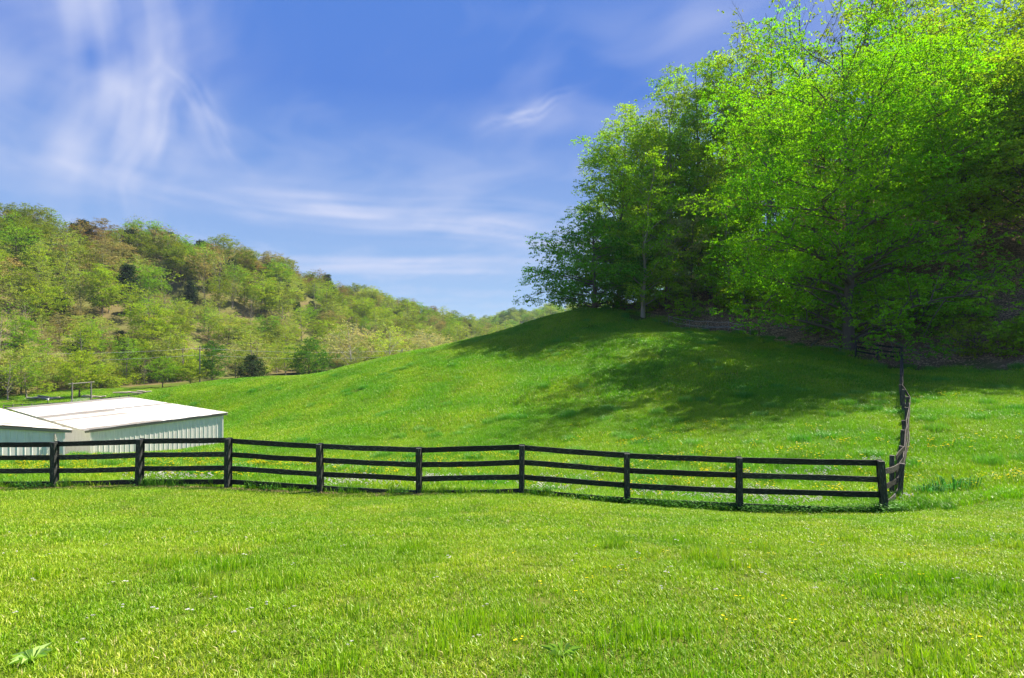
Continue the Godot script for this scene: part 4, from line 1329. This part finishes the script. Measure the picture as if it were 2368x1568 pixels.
# ---------------------------------------------------------------- flowers, weeds, clumps
func small_plants() -> void:
	var rng := RandomNumberGenerator.new()
	rng.seed = 71
	var n := FastNoiseLite.new(); n.seed = 19; n.frequency = 0.16
	# buttercups: five cupped petals on a stem, three to a sprig
	var cup := MB.new()
	for k in 4:
		var b := Vector3(rng.randf_range(-0.12, 0.12), 0.0, rng.randf_range(-0.12, 0.12))
		var h := rng.randf_range(0.24, 0.38)
		cup.quad(b + Vector3(-0.003, 0, 0), b + Vector3(0.003, 0, 0), b + Vector3(0.003, h, 0), b + Vector3(-0.003, h, 0), Color(0.08, 0.2, 0.02))
		for i in 5:
			var a := TAU * i / 5.0
			var o := Vector3(cos(a), 0.55, sin(a)) * 0.019
			var sd := Vector3(-sin(a), 0, cos(a)) * 0.012
			var c := b + Vector3(0, h, 0)
			cup.quad(c, c + o * 0.6 + sd, c + o * 1.2, c + o * 0.6 - sd, Color(0.92, 0.80, 0.03))
	var pp := []
	var pt := []
	for i in 5200:
		var dd := rng.randf_range(15.5, 36.0)
		var xx := rng.randf_range(-0.88, 0.88) * dd
		if dd < fence_d(xx) + 0.6 or inside_shed(xx, dd): continue
		var q := n.get_noise_2d(xx, dd * 1.6) + 0.14 - absf(dd - 25.0) * 0.014
		if xx < -9.0: q += 0.16
		if xx > 9.5: q -= 0.13
		if dd > 27.0: q -= 0.12
		if q < rng.randf_range(0.0, 0.42): continue
		pp.append(upright(xx, dd, rng.randf() * TAU, Vector3.ONE * rng.randf_range(0.8, 1.3)))
		pt.append(Color.WHITE)
	var fl := stuff("buttercups", "yellow buttercups sprinkled through the pasture behind the black fence", "flowers")
	multi("flower_heads", cup.mesh(), leaf_mat(Color.WHITE, Color(0.5, 0.45, 0.1)), pp, pt, fl)
	# a few low ones in the lawn
	pp = []; pt = []
	for i in 34:
		var dd := rng.randf_range(3.6, 9.0)
		var xx := rng.randf_range(0.0, 0.8) * dd
		pp.append(upright(xx, dd, rng.randf() * TAU, Vector3(0.40, 0.28, 0.40)))
		pt.append(Color.WHITE)
	multi("flower_heads", cup.mesh(), leaf_mat(Color.WHITE, Color(0.5, 0.45, 0.1)), pp, pt, fl)
	# white clover heads
	var clo := MB.new()
	for k in 3:
		var b := Vector3(rng.randf_range(-0.1, 0.1), rng.randf_range(0.16, 0.26), rng.randf_range(-0.1, 0.1))
		for i in 22:
			var dir := Vector3(rng.randf_range(-1, 1), rng.randf_range(-0.4, 1), rng.randf_range(-1, 1)).normalized()
			var s := dir.cross(Vector3(0.3, 0.5, 0.8)).normalized() * 0.007
			clo.tri(b + s, b - s, b + dir * 0.020, Color(0.78, 0.76, 0.74))
	pp = []; pt = []
	for i in 5200:
		var dd := rng.randf_range(15.4, 22.5)
		var xx := rng.randf_range(-0.65, 0.66) * dd
		if dd < fence_d(xx) + 0.25: continue
		if n.get_noise_2d(xx * 1.3 + 60.0, dd * 1.5) + 0.10 - (dd - fence_d(xx)) * 0.035 < rng.randf_range(0.0, 0.4): continue
		pp.append(upright(xx, dd, rng.randf() * TAU, Vector3.ONE * rng.randf_range(0.7, 1.3)))
		pt.append(Color.WHITE)
	for i in 70:
		var dd := rng.randf_range(3.5, 11.0)
		var xx := rng.randf_range(-0.85, 0.85) * dd
		pp.append(upright(xx, dd, rng.randf() * TAU, Vector3(0.6, 0.32, 0.6)))
		pt.append(Color.WHITE)
	var cl := stuff("clover_flowers", "white clover and daisy heads low in the grass along the fence", "flowers")
	multi("flower_heads", clo.mesh(), leaf_mat(Color.WHITE, Color(0.5, 0.5, 0.45)), pp, pt, cl)
	# leafy weeds and long grass at the foot of the fence
	var leafy := MB.new()
	for i in 60:
		var b := Vector3(rng.randf_range(-0.25, 0.25), rng.randf_range(0.03, 0.20), rng.randf_range(-0.2, 0.2))
		var a := rng.randf() * TAU
		var ax := Vector3(cos(a), rng.randf_range(-0.3, 0.4), sin(a)) * rng.randf_range(0.03, 0.065)
		var sd := Vector3(-sin(a), 0.15, cos(a)) * ax.length() * 0.5
		var f := rng.randf_range(0.7, 1.3)
		var col := Color(0.065 * f, 0.215 * f, 0.018 * f)
		leafy.quad(b, b + ax * 0.5 + sd, b + ax * 1.1, b + ax * 0.5 - sd, col)
	var long := grass_patch(301, 0.35, 60, 0.18, 0.42, 0.009, 0.8, [[Color(0.075, 0.23, 0.02), 0.6], [Color(0.13, 0.29, 0.02), 1.0]])
	var dry := grass_patch(302, 0.5, 170, 0.05, 0.13, 0.008, 1.6, [[Color(0.46, 0.34, 0.17), 0.6], [Color(0.33, 0.24, 0.12), 0.85], [Color(0.2, 0.26, 0.05), 1.0]])
	var wl := [[], [], []]
	var wt := [[], [], []]
	var x := -17.0
	while x < 9.6:
		var dd := fence_d(x)
		var q := n.get_noise_2d(x * 3.0, 5.0)
		var leafiness := clampf((x + 1.0) / 5.0, 0.05, 1.0)
		if rng.randf() < leafiness + q * 0.5:
			for z in 3:
				wl[0].append(upright(x + rng.randf_range(-0.2, 0.2), dd - rng.randf_range(-0.15, 0.30) - 0.25 * leafiness * rng.randf(), rng.randf() * TAU, Vector3(1, rng.randf_range(0.6, 1.2), 1)))
				wt[0].append(Color.WHITE)
		for z in 2:
			if rng.randf() < 0.35 + q:
				wl[1].append(upright(x, dd + rng.randf_range(-0.18, 0.22), rng.randf() * TAU, Vector3(1, rng.randf_range(0.45, 1.1), 1)))
				wt[1].append(Color.WHITE)
		if x < -2.0:
			wl[2].append(upright(x, dd - rng.randf_range(0.06, 0.32), rng.randf() * TAU, Vector3(1, 0.8, 1)))
			wt[2].append(Color.WHITE)
		x += 0.16
	for i in 40:
		wl[1].append(upright(rng.randf_range(9.0, 11.2), rng.randf_range(14.4, 17.5), rng.randf() * TAU, Vector3(1, rng.randf_range(0.5, 1.2), 1)))
		wt[1].append(Color(1.2, 1.1, 1.0))
	var gm := leaf_mat(Color.WHITE, Color(0.55, 0.70, 0.16), 0.45, 0.4)
	var wd := stuff("weeds", "leafy weeds and uncut grass along the foot of the black fence", "weeds")
	multi("weed_leaves", leafy.mesh(), gm, wl[0], wt[0], wd)
	multi("long_grass", long, gm, wl[1], wt[1], wd)
	multi("dry_grass", dry, mat(Color.WHITE, 0.9, 0.2), wl[2], wt[2], wd)
	# strap leaved clump right of the corner
	var strap := leaf_mat(Color.WHITE, Color(0.5, 0.7, 0.2), 0.75, 0.15)
	for q in [[2205, 18.3, 1.0, "large blue green clump of strap leaves in the grass right beside the grey fence run"], [2150, 17.9, 0.55, "small blue green clump of strap leaves beside the larger clump"]]:
		var p := at(q[0], q[1])
		var o := base("strap_leaf_clump", (q[3] as String).replace("right beside", "beside"), "plant", gp(p.x, p.y))
		for k in 95:
			var m := MB.new()
			var a := rng.randf() * TAU
			var rr: float = rng.randf() * 0.52 * q[2]
			var b := Vector3(cos(a) * rr * 1.6, -0.03, sin(a) * rr)
			var ln: float = rng.randf_range(0.36, 0.62) * (0.6 + 0.4 * q[2])
			var out := Vector3(cos(a), 0, sin(a))
			var sd := Vector3(-sin(a), 0, cos(a)) * 0.013
			var c1 := b + out * ln * 0.2 + Vector3.UP * ln * 0.7
			var c2 := b + out * ln * 0.65 + Vector3.UP * ln * rng.randf_range(0.55, 0.9)
			var f := rng.randf_range(0.7, 1.3)
			var col := Color(0.085 * f, 0.26 * f, 0.065 * f)
			m.quad(b - sd, b + sd, c1 + sd, c1 - sd, col)
			m.tri(c1 - sd, c1 + sd, c2, col)
			part("leaf", m.mesh(), strap, o)
	# broad weed rosettes near the eye
	for q in [[75, 3.55, "pale green broad weed rosette in the lawn beside clover"], [1300, 3.6, "narrow leaved grassy weed tuft sprouting from the lawn"]]:
		var p := at(q[0], q[1])
		var o := base("lawn_weed", q[2], "weed", gp(p.x, p.y))
		for k in 13:
			var m := MB.new()
			var a := TAU * k / 13.0 + rng.randf_range(-0.2, 0.2)
			var ln := rng.randf_range(0.07, 0.15)
			var out := Vector3(cos(a), 0, sin(a))
			var sd := Vector3(-sin(a), 0, cos(a)) * (0.018 if q[0] != 1300 else 0.005)
			var f := rng.randf_range(0.8, 1.2)
			var col := Color(0.34 * f, 0.50 * f, 0.14 * f)
			var c1 := out * ln * 0.5 + Vector3.UP * 0.055
			var c2 := out * ln + Vector3.UP * 0.045
			m.quad(Vector3.ZERO, c1 + sd, c2, c1 - sd, col)
			part("leaf", m.mesh(), gm, o)
